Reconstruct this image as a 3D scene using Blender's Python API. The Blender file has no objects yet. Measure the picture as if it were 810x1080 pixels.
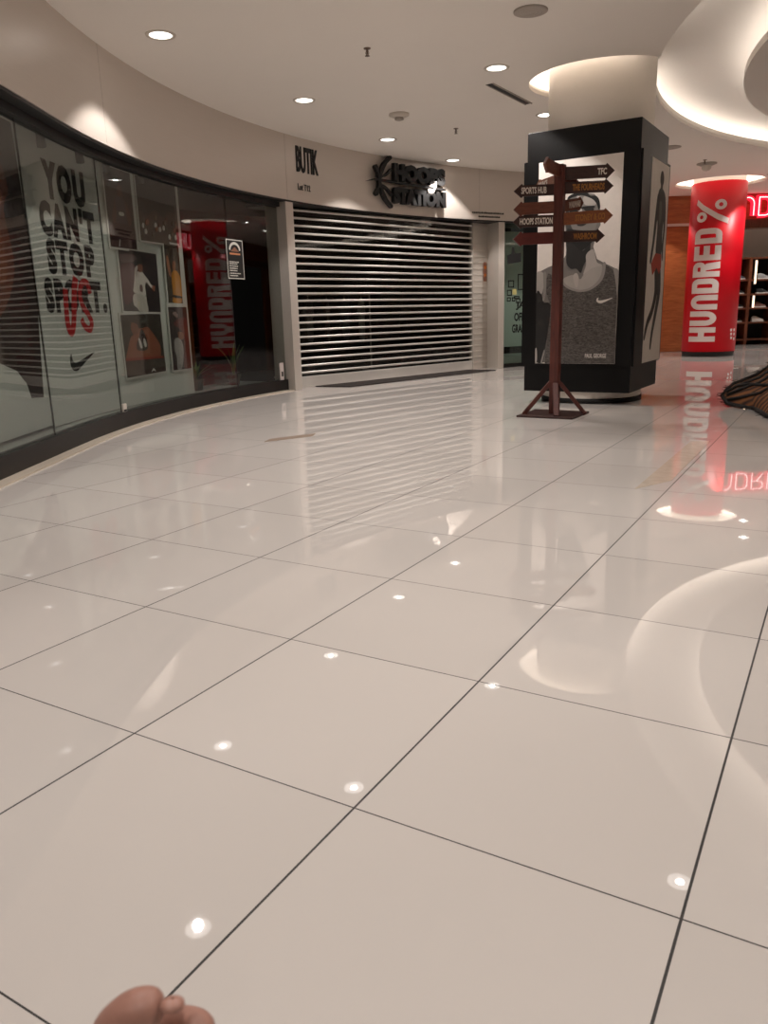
import bpy, bmesh, math, random
from mathutils import Vector, Matrix
PI = math.pi
rnd = random.Random(7)
S = bpy.context.scene
COL = S.collection

# ------------------------------------------------------------ camera, world, exposure
CAM_H, FPX, PITCH, ROLL = 0.9212, 822.9, 0.2479, -0.0286
cam_data = bpy.data.cameras.new('camera')
cam = bpy.data.objects.new('camera', cam_data)
COL.objects.link(cam)
fw = Vector((0, math.cos(PITCH), -math.sin(PITCH)))
r0 = Vector((1, 0, 0)); u0 = r0.cross(fw)
cr = r0 * math.cos(ROLL) + u0 * math.sin(ROLL)
cu = u0 * math.cos(ROLL) - r0 * math.sin(ROLL)
M = Matrix((cr, cu, -fw)).transposed().to_4x4()
M.translation = (0, 0, CAM_H)
cam.matrix_world = M
cam_data.sensor_fit = 'VERTICAL'
cam_data.sensor_height = 36.0
cam_data.lens = 36.0 * FPX / 1080.0
cam_data.clip_start = 0.02
cam_data.clip_end = 200
cam_data.dof.use_dof = True; cam_data.dof.focus_distance = 5.0; cam_data.dof.aperture_fstop = 11.0
S.camera = cam
world = bpy.data.worlds.new('world'); S.world = world; world.use_nodes = True
bg = world.node_tree.nodes['Background']
bg.inputs[0].default_value = (1.0, 0.92, 0.84, 1); bg.inputs[1].default_value = 0.02
S.view_settings.view_transform = 'Standard'; S.view_settings.look = 'None'
S.view_settings.gamma = 1.0; S.view_settings.use_curve_mapping = False
S.view_settings.exposure = 0.0
S.cycles.use_adaptive_sampling = False
S.cycles.max_bounces = 10; S.cycles.transparent_max_bounces = 24
S.cycles.glossy_bounces = 6; S.cycles.diffuse_bounces = 5
S.cycles.sample_clamp_indirect = 6.0
S.cycles.caustics_reflective = False; S.cycles.caustics_refractive = False

SPOT_W, LENS_E, COVE_E, RING_E = 90.0, 3.2, 6.3, 12.0
WARM = (1.0, 0.935, 0.89)
COVE_COL = (1.0, 0.94, 0.88)

# ------------------------------------------------------------ materials
def lin(c):
    return tuple((x / 12.92 if x <= 0.04045 else ((x + 0.055) / 1.055) ** 2.4) for x in (v / 255 for v in c))

def mat(name, rgb, rough=0.5, metal=0.0, vary=0.06, scale=8.0, spec=0.5, coat=0.0, bump=0.0, stretch=None):
    m = bpy.data.materials.new(name); m.use_nodes = True
    nt = m.node_tree; b = nt.nodes['Principled BSDF']
    c = lin(rgb)
    b.inputs['Roughness'].default_value = rough; b.inputs['Metallic'].default_value = metal
    b.inputs['Specular IOR Level'].default_value = spec
    b.inputs['Coat Weight'].default_value = coat
    tc = nt.nodes.new('ShaderNodeTexCoord'); n = nt.nodes.new('ShaderNodeTexNoise')
    n.inputs['Scale'].default_value = scale; n.inputs['Detail'].default_value = 3
    src = tc.outputs['Object']
    if stretch:
        mp = nt.nodes.new('ShaderNodeMapping'); mp.inputs['Scale'].default_value = stretch
        nt.links.new(src, mp.inputs[0]); src = mp.outputs[0]
    nt.links.new(src, n.inputs['Vector'])
    mx = nt.nodes.new('ShaderNodeMix'); mx.data_type = 'RGBA'
    mx.inputs[6].default_value = tuple(max(0, v * (1 - vary)) for v in c) + (1,)
    mx.inputs[7].default_value = tuple(min(1, v * (1 + vary)) for v in c) + (1,)
    nt.links.new(n.outputs['Fac'], mx.inputs[0]); nt.links.new(mx.outputs[2], b.inputs['Base Color'])
    if bump:
        bp = nt.nodes.new('ShaderNodeBump'); bp.inputs['Strength'].default_value = bump; bp.inputs['Distance'].default_value = 0.01
        nt.links.new(n.outputs['Fac'], bp.inputs['Height']); nt.links.new(bp.outputs[0], b.inputs['Normal'])
    return m

def emit(name, rgb, strength):
    m = bpy.data.materials.new(name); m.use_nodes = True
    nt = m.node_tree; nt.nodes.clear()
    e = nt.nodes.new('ShaderNodeEmission'); o = nt.nodes.new('ShaderNodeOutputMaterial')
    e.inputs[0].default_value = rgb + (1,); e.inputs[1].default_value = strength
    nt.links.new(e.outputs[0], o.inputs[0]); return m

def wood(name, rgb, dark, rough=0.45, scale=6.0, stretch=(1, 1, 10)):
    m = bpy.data.materials.new(name); m.use_nodes = True
    nt = m.node_tree; b = nt.nodes['Principled BSDF']; b.inputs['Roughness'].default_value = rough
    tc = nt.nodes.new('ShaderNodeTexCoord'); mp = nt.nodes.new('ShaderNodeMapping'); mp.inputs['Scale'].default_value = stretch
    n = nt.nodes.new('ShaderNodeTexNoise'); n.inputs['Scale'].default_value = scale; n.inputs['Detail'].default_value = 6; n.inputs['Distortion'].default_value = 1.2
    rp = nt.nodes.new('ShaderNodeValToRGB')
    rp.color_ramp.elements[0].position = 0.3; rp.color_ramp.elements[1].position = 0.7
    rp.color_ramp.elements[0].color = lin(dark) + (1,); rp.color_ramp.elements[1].color = lin(rgb) + (1,)
    L = nt.links.new
    L(tc.outputs['Object'], mp.inputs[0]); L(mp.outputs[0], n.inputs['Vector']); L(n.outputs['Fac'], rp.inputs[0]); L(rp.outputs[0], b.inputs['Base Color'])
    return m

def glass_mat(name, tint, ior=1.45, rough=0.0):
    m = bpy.data.materials.new(name); m.use_nodes = True
    nt = m.node_tree; nt.nodes.clear(); L = nt.links.new
    o = nt.nodes.new('ShaderNodeOutputMaterial'); mx = nt.nodes.new('ShaderNodeMixShader')
    t = nt.nodes.new('ShaderNodeBsdfTransparent'); g = nt.nodes.new('ShaderNodeBsdfGlossy'); f = nt.nodes.new('ShaderNodeFresnel')
    t.inputs[0].default_value = tint + (1,); g.inputs['Roughness'].default_value = rough; 
    gm = nt.nodes.new('ShaderNodeNewGeometry'); mi = nt.nodes.new('ShaderNodeMix'); mi.data_type = 'FLOAT'
    mi.inputs[2].default_value = ior; mi.inputs[3].default_value = 1 / ior
    L(gm.outputs['Backfacing'], mi.inputs[0]); L(mi.outputs[0], f.inputs[0])
    L(f.outputs[0], mx.inputs[0]); L(t.outputs[0], mx.inputs[1]); L(g.outputs[0], mx.inputs[2]); L(mx.outputs[0], o.inputs[0])
    return m

def floor_mat():
    m = bpy.data.materials.new('polished_floor_tile'); m.use_nodes = True
    nt = m.node_tree; b = nt.nodes['Principled BSDF']; L = nt.links.new
    def mth(op, a, v=None, clamp=False):
        n = nt.nodes.new('ShaderNodeMath'); n.operation = op; n.use_clamp = clamp
        for i, x in enumerate((a, v)):
            if x is None: continue
            if isinstance(x, (int, float)): n.inputs[i].default_value = x
            else: L(x, n.inputs[i])
        return n.outputs[0]
    g = nt.nodes.new('ShaderNodeNewGeometry'); sp = nt.nodes.new('ShaderNodeSeparateXYZ'); L(g.outputs['Position'], sp.inputs[0])
    T = 0.6; cy, sy = math.cos(0.5334) / T, math.sin(0.5334) / T
    tx = mth('SUBTRACT', mth('MULTIPLY', sp.outputs[0], cy), mth('MULTIPLY', sp.outputs[1], sy))
    ty = mth('ADD', mth('MULTIPLY', sp.outputs[0], sy), mth('MULTIPLY', sp.outputs[1], cy))
    tx = mth('ADD', tx, 3.2248 + 100); ty = mth('ADD', ty, 100 - 1.8317)
    def edge(t):
        fr = mth('FRACT', t); return mth('MINIMUM', fr, mth('SUBTRACT', 1.0, fr))
    d1, d2 = edge(tx), edge(ty)
    g1 = mth('LESS_THAN', d1, 0.0040); g2 = mth('LESS_THAN', d2, 0.0027)
    grout = mth('MAXIMUM', g1, g2)
    # one value per tile
    cb = nt.nodes.new('ShaderNodeCombineXYZ'); L(mth('FLOOR', tx), cb.inputs[0]); L(mth('FLOOR', ty), cb.inputs[1])
    wn = nt.nodes.new('ShaderNodeTexWhiteNoise'); wn.noise_dimensions = '2D'; L(cb.outputs[0], wn.inputs['Vector'])
    n = nt.nodes.new('ShaderNodeTexNoise'); n.inputs['Scale'].default_value = 1.3; L(g.outputs['Position'], n.inputs['Vector'])
    c1, c2 = lin((206, 199, 193)), lin((211, 204, 198))
    mx = nt.nodes.new('ShaderNodeMix'); mx.data_type = 'RGBA'; mx.inputs[6].default_value = c1 + (1,); mx.inputs[7].default_value = c2 + (1,); L(wn.outputs['Value'], mx.inputs[0])
    gm = nt.nodes.new('ShaderNodeMix'); gm.data_type = 'RGBA'; L(grout, gm.inputs[0]); L(mx.outputs[2], gm.inputs[6]); gm.inputs[7].default_value = lin((26, 20, 17)) + (1,)
    L(gm.outputs[2], b.inputs['Base Color'])
    L(mth('ADD', mth('MULTIPLY', grout, 0.6), 0.018), b.inputs['Roughness'])
    b.inputs['IOR'].default_value = 1.64
    # slight unevenness of the polished tiles
    nb = nt.nodes.new('ShaderNodeTexNoise'); nb.inputs['Scale'].default_value = 3.2; nb.inputs['Detail'].default_value = 1.0
    av = nt.nodes.new('ShaderNodeVectorMath'); av.operation = 'ADD'; L(g.outputs['Position'], av.inputs[0]); L(wn.outputs['Color'], av.inputs[1]); L(av.outputs[0], nb.inputs['Vector'])
    bp = nt.nodes.new('ShaderNodeBump'); bp.inputs['Strength'].default_value = 0.04; bp.inputs['Distance'].default_value = 0.004
    L(nb.outputs['Fac'], bp.inputs['Height']); L(bp.outputs[0], b.inputs['Normal'])
    return m

MT = {}
MT['floor'] = floor_mat()
MT['ceiling'] = mat('ceiling_paint', (238, 231, 223), 0.8, vary=0.015, scale=2)
MT['fascia'] = mat('champagne_metal_panel', (208, 198, 188), 0.36, metal=0.25, vary=0.03, scale=3, stretch=(1, 1, 30))
MT['steel'] = mat('brushed_steel', (208, 200, 191), 0.38, metal=0.3, vary=0.06, scale=20, stretch=(12, 12, 1))
MT['slat'] = mat('aluminium_slat', (214, 209, 203), 0.35, metal=0.25, vary=0.04)
MT['blackframe'] = mat('black_frame', (15, 13, 13), 0.4, vary=0.1)
MT['glass'] = glass_mat('shop_glass', (0.79, 0.805, 0.795), 1.48)
MT['clear'] = glass_mat('polycarbonate_strip', (0.72, 0.72, 0.7), 1.45, 0.03)
MT['greenglass'] = glass_mat('green_glass', (0.80, 0.865, 0.84), 1.45)
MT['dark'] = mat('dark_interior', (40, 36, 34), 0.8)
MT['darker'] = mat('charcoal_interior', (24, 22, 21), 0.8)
MT['sill'] = mat('stone_kerb', (200, 188, 172), 0.3, vary=0.05)
MT['display'] = mat('display_base_grey', (168, 172, 164), 0.5)
MT['panel'] = mat('white_display_panel', (214, 218, 210), 0.6, vary=0.02)
MT['ink'] = mat('black_print', (18, 17, 17), 0.6)
MT['redink'] = mat('red_print', (196, 32, 36), 0.6, vary=0.1)
MT['bordw'] = mat('white_border', (216, 214, 206), 0.6)
MT['black'] = mat('satin_black_panel', (12, 11, 11), 0.4, vary=0.1, spec=0.3)
MT['white'] = mat('white_column_paint', (230, 222, 212), 0.6, vary=0.03)
MT['plinthw'] = mat('white_plinth', (214, 208, 198), 0.4)
MT['red'] = mat('gloss_red', (200, 6, 26), 0.42, vary=0.04, spec=0.25)
MT['letterw'] = mat('white_letter_vinyl', (226, 214, 210), 0.5, vary=0.02)
MT['oak'] = wood('orange_wood_panel', (176, 104, 58), (140, 76, 40), 0.4, 3, (1, 1, 8))
MT['mahog'] = wood('shelf_wood', (120, 66, 40), (84, 42, 26), 0.4, 5, (4, 4, 1))
MT['post'] = wood('red_brown_wood', (92, 42, 32), (68, 30, 24), 0.5, 5, (10, 10, 1))
MT['bdark'] = wood('dark_sign_wood', (62, 34, 28), (46, 24, 20), 0.5, 5, (2, 10, 10))
MT['bmid'] = wood('brown_sign_wood', (116, 62, 42), (90, 46, 32), 0.5, 5, (2, 10, 10))
MT['borange'] = wood('orange_sign_wood', (140, 78, 40), (112, 60, 32), 0.5, 5, (2, 10, 10))
MT['bred'] = wood('red_sign_wood', (104, 36, 30), (80, 28, 24), 0.5, 5, (2, 10, 10))
MT['bpale'] = wood('pale_sign_wood', (150, 102, 82), (120, 80, 62), 0.5, 5, (2, 10, 10))
MT['tw'] = mat('white_sign_text', (226, 216, 206), 0.6)
MT['tg'] = mat('gold_sign_text', (160, 104, 42), 0.6)
MT['lens'] = emit('downlight_lens', (1.0, 0.93, 0.86), LENS_E)
MT['core'] = emit('downlight_core', (1.0, 0.95, 0.9), 55.0)
MT['trimw'] = mat('white_fitting', (206, 196, 184), 0.5)
MT['grey'] = mat('grey_fitting', (166, 156, 146), 0.6)
MT['cove'] = emit('cove_led', COVE_COL, COVE_E)
MT['ring'] = emit('ring_led', COVE_COL, RING_E)
MT['signred'] = emit('lit_red_letter', (1.0, 0.02, 0.05), 1.3)
MT['signwhite'] = emit('lit_white_tube', (1.0, 0.75, 0.72), 2.2)
MT['rubber'] = mat('rubber_mat', (38, 28, 24), 0.8)
MT['skin'] = mat('hand_skin', (164, 120, 105), 0.5, vary=0.12, scale=60, bump=0.1)
MT['nail'] = mat('finger_nail', (172, 127, 112), 0.4)
MT['brass'] = mat('padlock_metal', (110, 92, 80), 0.4, metal=0.7)
MT['leaf'] = mat('leaf_green', (84, 112, 54), 0.5, vary=0.3)
MT['pot'] = mat('pale_pot', (96, 90, 82), 0.5)

def grey(v, name=None):
    k = 'g%d' % v
    if k not in MT: MT[k] = mat('print_tone_%d' % v, (v, int(v * 0.965), int(v * 0.93)), 0.65, vary=0.08, scale=14)
    return k
def tone(rgb):
    k = 't%d_%d_%d' % rgb
    if k not in MT: MT[k] = mat('print_colour_%d_%d_%d' % rgb, rgb, 0.6, vary=0.18, scale=16)
    return k

# ------------------------------------------------------------ mesh builder
class MB:
    def __init__(self): self.v = []; self.f = []; self.m = []; self.mats = []; self.smooth = []
    def mi(self, k):
        if k not in self.mats: self.mats.append(k)
        return self.mats.index(k)
    def add(self, vs, fs, k, smooth=False):
        o = len(self.v); self.v += [tuple(p) for p in vs]; i = self.mi(k)
        for f in fs: self.f.append([o + a for a in f]); self.m.append(i); self.smooth.append(smooth)
    def box(self, c, s, k, ax=None):
        """box: centre c, full sizes s, optional axes (three vectors)"""
        X, Y, Z = ax if ax else (Vector((1, 0, 0)), Vector((0, 1, 0)), Vector((0, 0, 1)))
        c = Vector(c); vs = []
        for a in (-.5, .5):
            for b_ in (-.5, .5):
                for d in (-.5, .5): vs.append(c + X * s[0] * a + Y * s[1] * b_ + Z * s[2] * d)
        self.add(vs, [(0, 1, 3, 2), (4, 6, 7, 5), (0, 4, 5, 1), (2, 3, 7, 6), (0, 2, 6, 4), (1, 5, 7, 3)], k)
    def lathe(self, c, prof, k, n=32, a0=0, a1=2 * PI, skip=None, smooth=True, axis=None):
        c = Vector(c); full = abs(a1 - a0 - 2 * PI) < 1e-6; m = n if full else n + 1; vs = []
        if axis: A, B, Z = axis
        else: A, B, Z = Vector((1, 0, 0)), Vector((0, 1, 0)), Vector((0, 0, 1))
        for i in range(m):
            t = a0 + (a1 - a0) * i / n
            for r, z in prof: vs.append(c + A * (r * math.cos(t)) + B * (r * math.sin(t)) + Z * z)
        P = len(prof); fs = []
        for i in range(n):
            j = (i + 1) % m
            for q in range(P - 1):
                mid = (vs[i * P + q] + vs[j * P + q + 1]) / 2
                if skip and skip(mid): continue
                fs.append((i * P + q, j * P + q, j * P + q + 1, i * P + q + 1))
        self.add(vs, fs, k, smooth)
    def tube(self, pts, r, k, n=8, smooth=True, cap=True):
        pts = [Vector(p) for p in pts]; rs = r if isinstance(r, (list, tuple)) else [r] * len(pts)
        vs = []; up = Vector((0, 0, 1))
        for i, p in enumerate(pts):
            d = (pts[min(i + 1, len(pts) - 1)] - pts[max(i - 1, 0)]).normalized()
            a = d.cross(up)
            if a.length < 1e-3: a = d.cross(Vector((1, 0, 0)))
            a.normalize(); b_ = d.cross(a)
            for q in range(n):
                t = 2 * PI * q / n; vs.append(p + (a * math.cos(t) + b_ * math.sin(t)) * rs[i])
        fs = [(i * n + q, i * n + (q + 1) % n, (i + 1) * n + (q + 1) % n, (i + 1) * n + q) for i in range(len(pts) - 1) for q in range(n)]
        if cap: fs += [tuple(range(n))[::-1], tuple(range((len(pts) - 1) * n, len(pts) * n))]
        self.add(vs, fs, k, smooth)
    def poly(self, pts, w0, w1, k, fn, sides=True, cuts=None):
        """flat outline pts (u, v) given thickness from w0 to w1 and carried into the world by fn(u, v, w)"""
        bm = bmesh.new()
        vs = [bm.verts.new((p[0], p[1], 0)) for p in pts]
        try: bm.faces.new(vs)
        except ValueError: bm.free(); return
        self._flat(bm, w0, w1, k, fn, cuts)
    def _flat(self, bm, w0, w1, k, fn, cuts=None):
        bmesh.ops.triangulate(bm, faces=bm.faces[:])
        if cuts:
            for co, no in cuts:
                bmesh.ops.bisect_plane(bm, geom=bm.verts[:] + bm.edges[:] + bm.faces[:], plane_co=co, plane_no=no)
        bm.verts.index_update(); bm.normal_update()
        if sum(f.calc_area() * f.normal.z for f in bm.faces) < 0:
            bmesh.ops.reverse_faces(bm, faces=bm.faces[:])
        V = [v.co.copy() for v in bm.verts]; n = len(V)
        F = [[v.index for v in f.verts] for f in bm.faces]
        vs = [fn(p.x, p.y, w1) for p in V]; fs = [tuple(f) for f in F]
        if abs(w1 - w0) > 1e-5:
            vs += [fn(p.x, p.y, w0) for p in V]; fs += [tuple(i + n for i in reversed(f)) for f in F]
            for e in bm.edges:
                if len(e.link_faces) == 1:
                    lp = e.link_faces[0].loops
                    for l in lp:
                        if l.edge == e:
                            a, b_ = l.vert.index, l.link_loop_next.vert.index
                            fs.append((b_, a, a + n, b_ + n))
        bm.free(); self.add(vs, fs, k)
    def text(self, body, u0_, v0, u1, v1, w0, w1, k, fn, bold=0.0, cuts=None, space=1.0, shear=0.0):
        """text fitted into the rectangle u0..u1, v0..v1"""
        cd = bpy.data.curves.new('tmp_text', 'FONT'); cd.body = body; cd.size = 1; cd.offset = bold; cd.resolution_u = 3; cd.space_character = space; cd.shear = shear
        ob = bpy.data.objects.new('tmp_text', cd); COL.objects.link(ob)
        dg = bpy.context.evaluated_depsgraph_get(); me = bpy.data.meshes.new_from_object(ob.evaluated_get(dg))
        bm = bmesh.new(); bm.from_mesh(me)
        bpy.data.objects.remove(ob); bpy.data.curves.remove(cd); bpy.data.meshes.remove(me)
        bmesh.ops.remove_doubles(bm, verts=bm.verts[:], dist=1e-5)
        xs = [v.co.x for v in bm.verts]; ys = [v.co.y for v in bm.verts]
        x0, x1, y0, y1 = min(xs), max(xs), min(ys), max(ys)
        for v in bm.verts:
            v.co = Vector((u0_ + (v.co.x - x0) / (x1 - x0) * (u1 - u0_), v0 + (v.co.y - y0) / (y1 - y0) * (v1 - v0), 0))
        self._flat(bm, w0, w1, k, fn, cuts)
    def ribbon(self, pts, wd, w0, w1, k, fn, closed=False, cuts=None):
        """a stroke of width wd (or a list of widths) along pts"""
        P = [Vector((p[0], p[1])) for p in pts]; n = len(P); W = wd if isinstance(wd, list) else [wd] * n
        A, B = [], []
        for i in range(n):
            if closed: d0, d1 = (P[i] - P[i - 1]).normalized(), (P[(i + 1) % n] - P[i]).normalized()
            else:
                d1 = (P[min(i + 1, n - 1)] - P[min(i, n - 2)]).normalized(); d0 = (P[max(i, 1)] - P[max(i - 1, 0)]).normalized()
            t = (d0 + d1); t = t.normalized() if t.length > 1e-6 else d1
            nn = Vector((-t.y, t.x)); s = 1 / max(0.5, nn.dot(Vector((-d1.y, d1.x))))
            A.append(P[i] + nn * W[i] / 2 * s); B.append(P[i] - nn * W[i] / 2 * s)
        bm = bmesh.new()
        a = [bm.verts.new((p.x, p.y, 0)) for p in A]; b_ = [bm.verts.new((p.x, p.y, 0)) for p in B]
        for i in range(n if closed else n - 1):
            j = (i + 1) % n
            bm.faces.new((a[i], b_[i], b_[j], a[j]))
        self._flat(bm, w0, w1, k, fn, cuts)
    def obj(self, name, parent=None, bevel=0.0, solid=False):
        me = bpy.data.meshes.new(name)
        if parent is not None:
            o = Vector(parent['base']); vv = [tuple(Vector(p) - o) for p in self.v]
        else: vv = self.v
        me.from_pydata(vv, [], self.f)
        for k in self.mats: me.materials.append(MT[k])
        for i, p in enumerate(me.polygons): p.material_index = self.m[i]; p.use_smooth = self.smooth[i]
        me.validate(); me.update()
        ob = bpy.data.objects.new(name, me); COL.objects.link(ob)
        if parent is not None: ob.parent = parent['ob']
        if bevel:
            b = ob.modifiers.new('bevel', 'BEVEL'); b.width = bevel; b.segments = 2; b.limit_method = 'ANGLE'
        return ob

def thing(name, label, cat, loc=(0, 0, 0), group=None):
    o = bpy.data.objects.new(name, None); COL.objects.link(o); o.location = loc
    o['label'] = label; o['category'] = cat
    if group: o['group'] = group
    return {'ob': o, 'base': tuple(loc)}
def tag(o, label, cat, group=None):
    o['label'] = label; o['category'] = cat
    if group: o['group'] = group
    return o
def part(ob):  # use an object as the parent of sub-parts (its mesh shares the thing's origin)
    return {'ob': ob, 'base': tuple(ob.parent.location) if ob.parent else tuple(ob.location)}
def structure(o): o['kind'] = 'structure'; return o
def smooth_curve(pts, n=6, closed=True):
    """Catmull-Rom through points"""
    P = [Vector((p[0], p[1])) for p in pts]; N = len(P); out = []
    for i in range(N if closed else N - 1):
        g = (lambda q: P[q % N]) if closed else (lambda q: P[max(0, min(N - 1, q))])
        a, b_, c, d = g(i - 1), g(i), g(i + 1), g(i + 2)
        for s in range(n):
            t = s / n
            out.append(0.5 * ((2 * b_) + (c - a) * t + (2 * a - 5 * b_ + 4 * c - d) * t * t + (3 * b_ - a - 3 * c + d) * t ** 3))
    if not closed: out.append(P[-1])
    return [(p.x, p.y) for p in out]
def clip01(pts, e=0.0): return [(min(1 - e, max(e, a)), min(1 - e, max(e, b_))) for a, b_ in pts]

# ------------------------------------------------------------ the curved shopfront line
CX, CY, RF = 5.888, 6.024, 8.086
ZC = 3.05
def wallp(s, z, d=0.0):
    """point on the shopfront: s along it (to the right), height z, d behind the fascia face"""
    if s < 0: return Vector((CX - RF - d, CY + s, z))
    t = PI - s / RF
    return Vector((CX + (RF + d) * math.cos(t), CY + (RF + d) * math.sin(t), z))
def wfn(d): return lambda u, v, w: wallp(u, v, d - w)
def strip(mb, s0, s1, z0, z1, d0, d1, k, n=None, smooth=False):
    """a solid curved band from depth d0 (front) to d1 (back)"""
    if s0 < -0.5 and s1 > 0:
        st = [s0 + (0 - s0) * i / 6 for i in range(6)]; m = max(4, int(s1 / 0.13)); st += [s1 * i / m for i in range(m + 1)]
    else:
        n = n or max(2, int(abs(s1 - s0) / 0.13)); st = [s0 + (s1 - s0) * i / n for i in range(n + 1)]
    n = len(st) - 1; fr_, ot = [], []
    for q in st:
        c = [wallp(q, z0, d0), wallp(q, z1, d0), wallp(q, z1, d1), wallp(q, z0, d1)]
        fr_ += [c[0], c[1]]; ot += c
    mb.add(fr_, [(2 * i, 2 * i + 1, 2 * i + 3, 2 * i + 2) for i in range(n)], k, True)
    fs = []
    for i in range(n):
        a, b_ = 4 * i, 4 * i + 4
        for q in (1, 3): fs.append((a + q, a + (q + 1) % 4, b_ + (q + 1) % 4, b_ + q))
    fs += [(3, 2, 1, 0), (4 * n, 4 * n + 1, 4 * n + 2, 4 * n + 3)]
    mb.add(ot, fs, k)
    mb.add(ot, [(4 * i + 2, 4 * i + 3, 4 * i + 7, 4 * i + 6) for i in range(n)], k, True)

# ------------------------------------------------------------ floor and ceiling
mb = MB(); mb.box((4, 5.5, -0.06), (30, 31, 0.12), 'floor'); structure(mb.obj('floor'))

C1, R1 = Vector((9.01, 6.25, 0)), 6.61           # big ring shaped cove
CD, RD = Vector((8.62, 6.35, 0)), 5.39           # the disc hanging in it
C2, R2 = Vector((2.24, 8.27, 0)), 0.72           # cove round the black pillar
C3, R3 = Vector((6.2, 15.0, 0)), 0.76            # cove round the red column
def far(p, c): return math.hypot(p.x - c.x, p.y - c.y)
# ceiling slab with three holes
mb = MB(); mb.box((4, 5.5, ZC + 0.02), (30, 31, 0.04), 'ceiling'); ceil = mb.obj('ceiling')
cutters = []
for c, r in ((C1, R1), (C2, R2), (C3, R3)):
    m2 = MB(); N = 160 if r > 2 else 64
    ring = [(c.x + r * math.cos(2 * PI * i / N), c.y + r * math.sin(2 * PI * i / N)) for i in range(N)]
    m2.poly(ring, ZC - 0.5, ZC + 0.5, 'ceiling', lambda u, v, w: Vector((u, v, w)))
    co = m2.obj('tmp_cutter'); cutters.append(co)
    md = ceil.modifiers.new('b', 'BOOLEAN'); md.operation = 'DIFFERENCE'; md.object = co; md.solver = 'EXACT'
dg = bpy.context.evaluated_depsgraph_get()
nm = bpy.data.meshes.new_from_object(ceil.evaluated_get(dg)); old = ceil.data; ceil.modifiers.clear(); ceil.data = nm; bpy.data.meshes.remove(old)
for c in cutters: bpy.data.objects.remove(c)
structure(ceil)

in2 = lambda p: far(p, C2) < R2 + 0.12
in1 = lambda p: far(p, C1) < R1 + 0.30
mb = MB()
mb.lathe(C1, [(R1 + 0.03, ZC + 0.02), (R1 + 0.03, ZC + 0.08), (R1, ZC + 0.08), (R1, ZC)], 'ceiling', 200, skip=lambda p: far(p, C2) < R2)
mb.lathe(C1, [(R1 + 0.19, ZC + 0.03), (R1 + 0.19, ZC + 0.13), (R1 + 0.15, ZC + 0.19), (R1 + 0.06, ZC + 0.235), (R1 - 0.1, ZC + 0.26), (R1 - 0.5, ZC + 0.275), (0.01, ZC + 0.28)], 'ceiling', 200, skip=lambda p: in2(p) and p.z < ZC + 0.2)
structure(mb.obj('trim_1'))
mb = MB()
mb.lathe(CD, [(0.01, ZC), (RD, ZC), (RD, ZC + 0.07), (RD - 0.05, ZC + 0.07), (RD - 0.05, ZC + 0.02), (0.01, ZC + 0.02)], 'ceiling', 160, smooth=False)
structure(mb.obj('trim_2'))
mb = MB()
mb.lathe(C2, [(R2 + 0.02, ZC + 0.02), (R2 + 0.02, ZC + 0.06), (R2, ZC + 0.06), (R2, ZC)], 'ceiling', 64, skip=lambda p: far(p, C1) < R1)
mb.lathe(C2, [(R2 + 0.12, ZC + 0.03), (R2 + 0.12, ZC + 0.36), (0.3, ZC + 0.40)], 'ceiling', 64, skip=lambda p: far(p, C1) < R1 + 0.05)
structure(mb.obj('trim_3'))
mb = MB()
mb.lathe(C3, [(R3 + 0.02, ZC + 0.02), (R3 + 0.02, ZC + 0.06), (R3, ZC + 0.06), (R3, ZC)], 'ceiling', 64)
mb.lathe(C3, [(R3 + 0.12, ZC + 0.03), (R3 + 0.12, ZC + 0.3), (0.3, ZC + 0.34)], 'ceiling', 64)
structure(mb.obj('trim_4'))
# cove light strips lying on the ledges behind the lips
def led(name, label, c, r, k, n, z, skip=None):
    m_ = MB(); m_.lathe(c, [(r - 0.02, z), (r - 0.02, z + 0.025), (r + 0.02, z + 0.025), (r + 0.02, z), (r - 0.02, z)], k, n, skip=skip)
    return tag(m_.obj(name), label, 'light strip', None)
led('cove_light_strip', 'warm light strip hidden behind the outer lip of the big ring ceiling cove', C1, R1 + 0.10, 'cove', 160, ZC + 0.06, skip=lambda p: far(p, C2) < R2 + 0.12)
led('cove_light_strip', 'warm light strip glowing above the rim of the disc at top right', CD, RD - 0.12, 'cove', 160, ZC + 0.05)
led('cove_light_strip', 'warm light strip in the small round cove above the black poster pillar', C2, R2 + 0.07, 'ring', 64, ZC + 0.045, skip=lambda p: far(p, C1) < R1 + 0.15)
led('cove_light_strip', 'warm light strip in the round cove above the red column', C3, R3 + 0.07, 'ring', 64, ZC + 0.045)

# ------------------------------------------------------------ shopfront fascia, walls
S_END = 10.5
mb = MB()
strip(mb, -14, S_END, 2.31, ZC, 0.0, 0.05, 'fascia')
for s in (0.84, 4.33, 8.2): strip(mb, s, s + 0.004, 2.32, ZC - 0.002, -0.001, 0.01, 'grey', 1)
structure(mb.obj('wall_left'))
mb = MB()   # soffit and black head frame of the display window
strip(mb, -14, 4.42, 2.29, 2.33, 0.012, 0.30, 'blackframe')
strip(mb, -14, 4.42, 2.235, 2.29, 0.11, 0.19, 'blackframe')
strip(mb, 4.42, S_END, 2.29, 2.33, 0.012, 0.75, 'blackframe')
structure(mb.obj('trim_5'))
mb = MB()   # black bottom frame and stone kerb
strip(mb, -14, 4.30, 0.0, 0.145, 0.12, 0.21, 'blackframe')
structure(mb.obj('trim_6'))
mb = MB(); strip(mb, -14, 4.30, 0.0, 0.012, 0.03, 0.12, 'sill'); structure(mb.obj('trim_7'))
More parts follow.
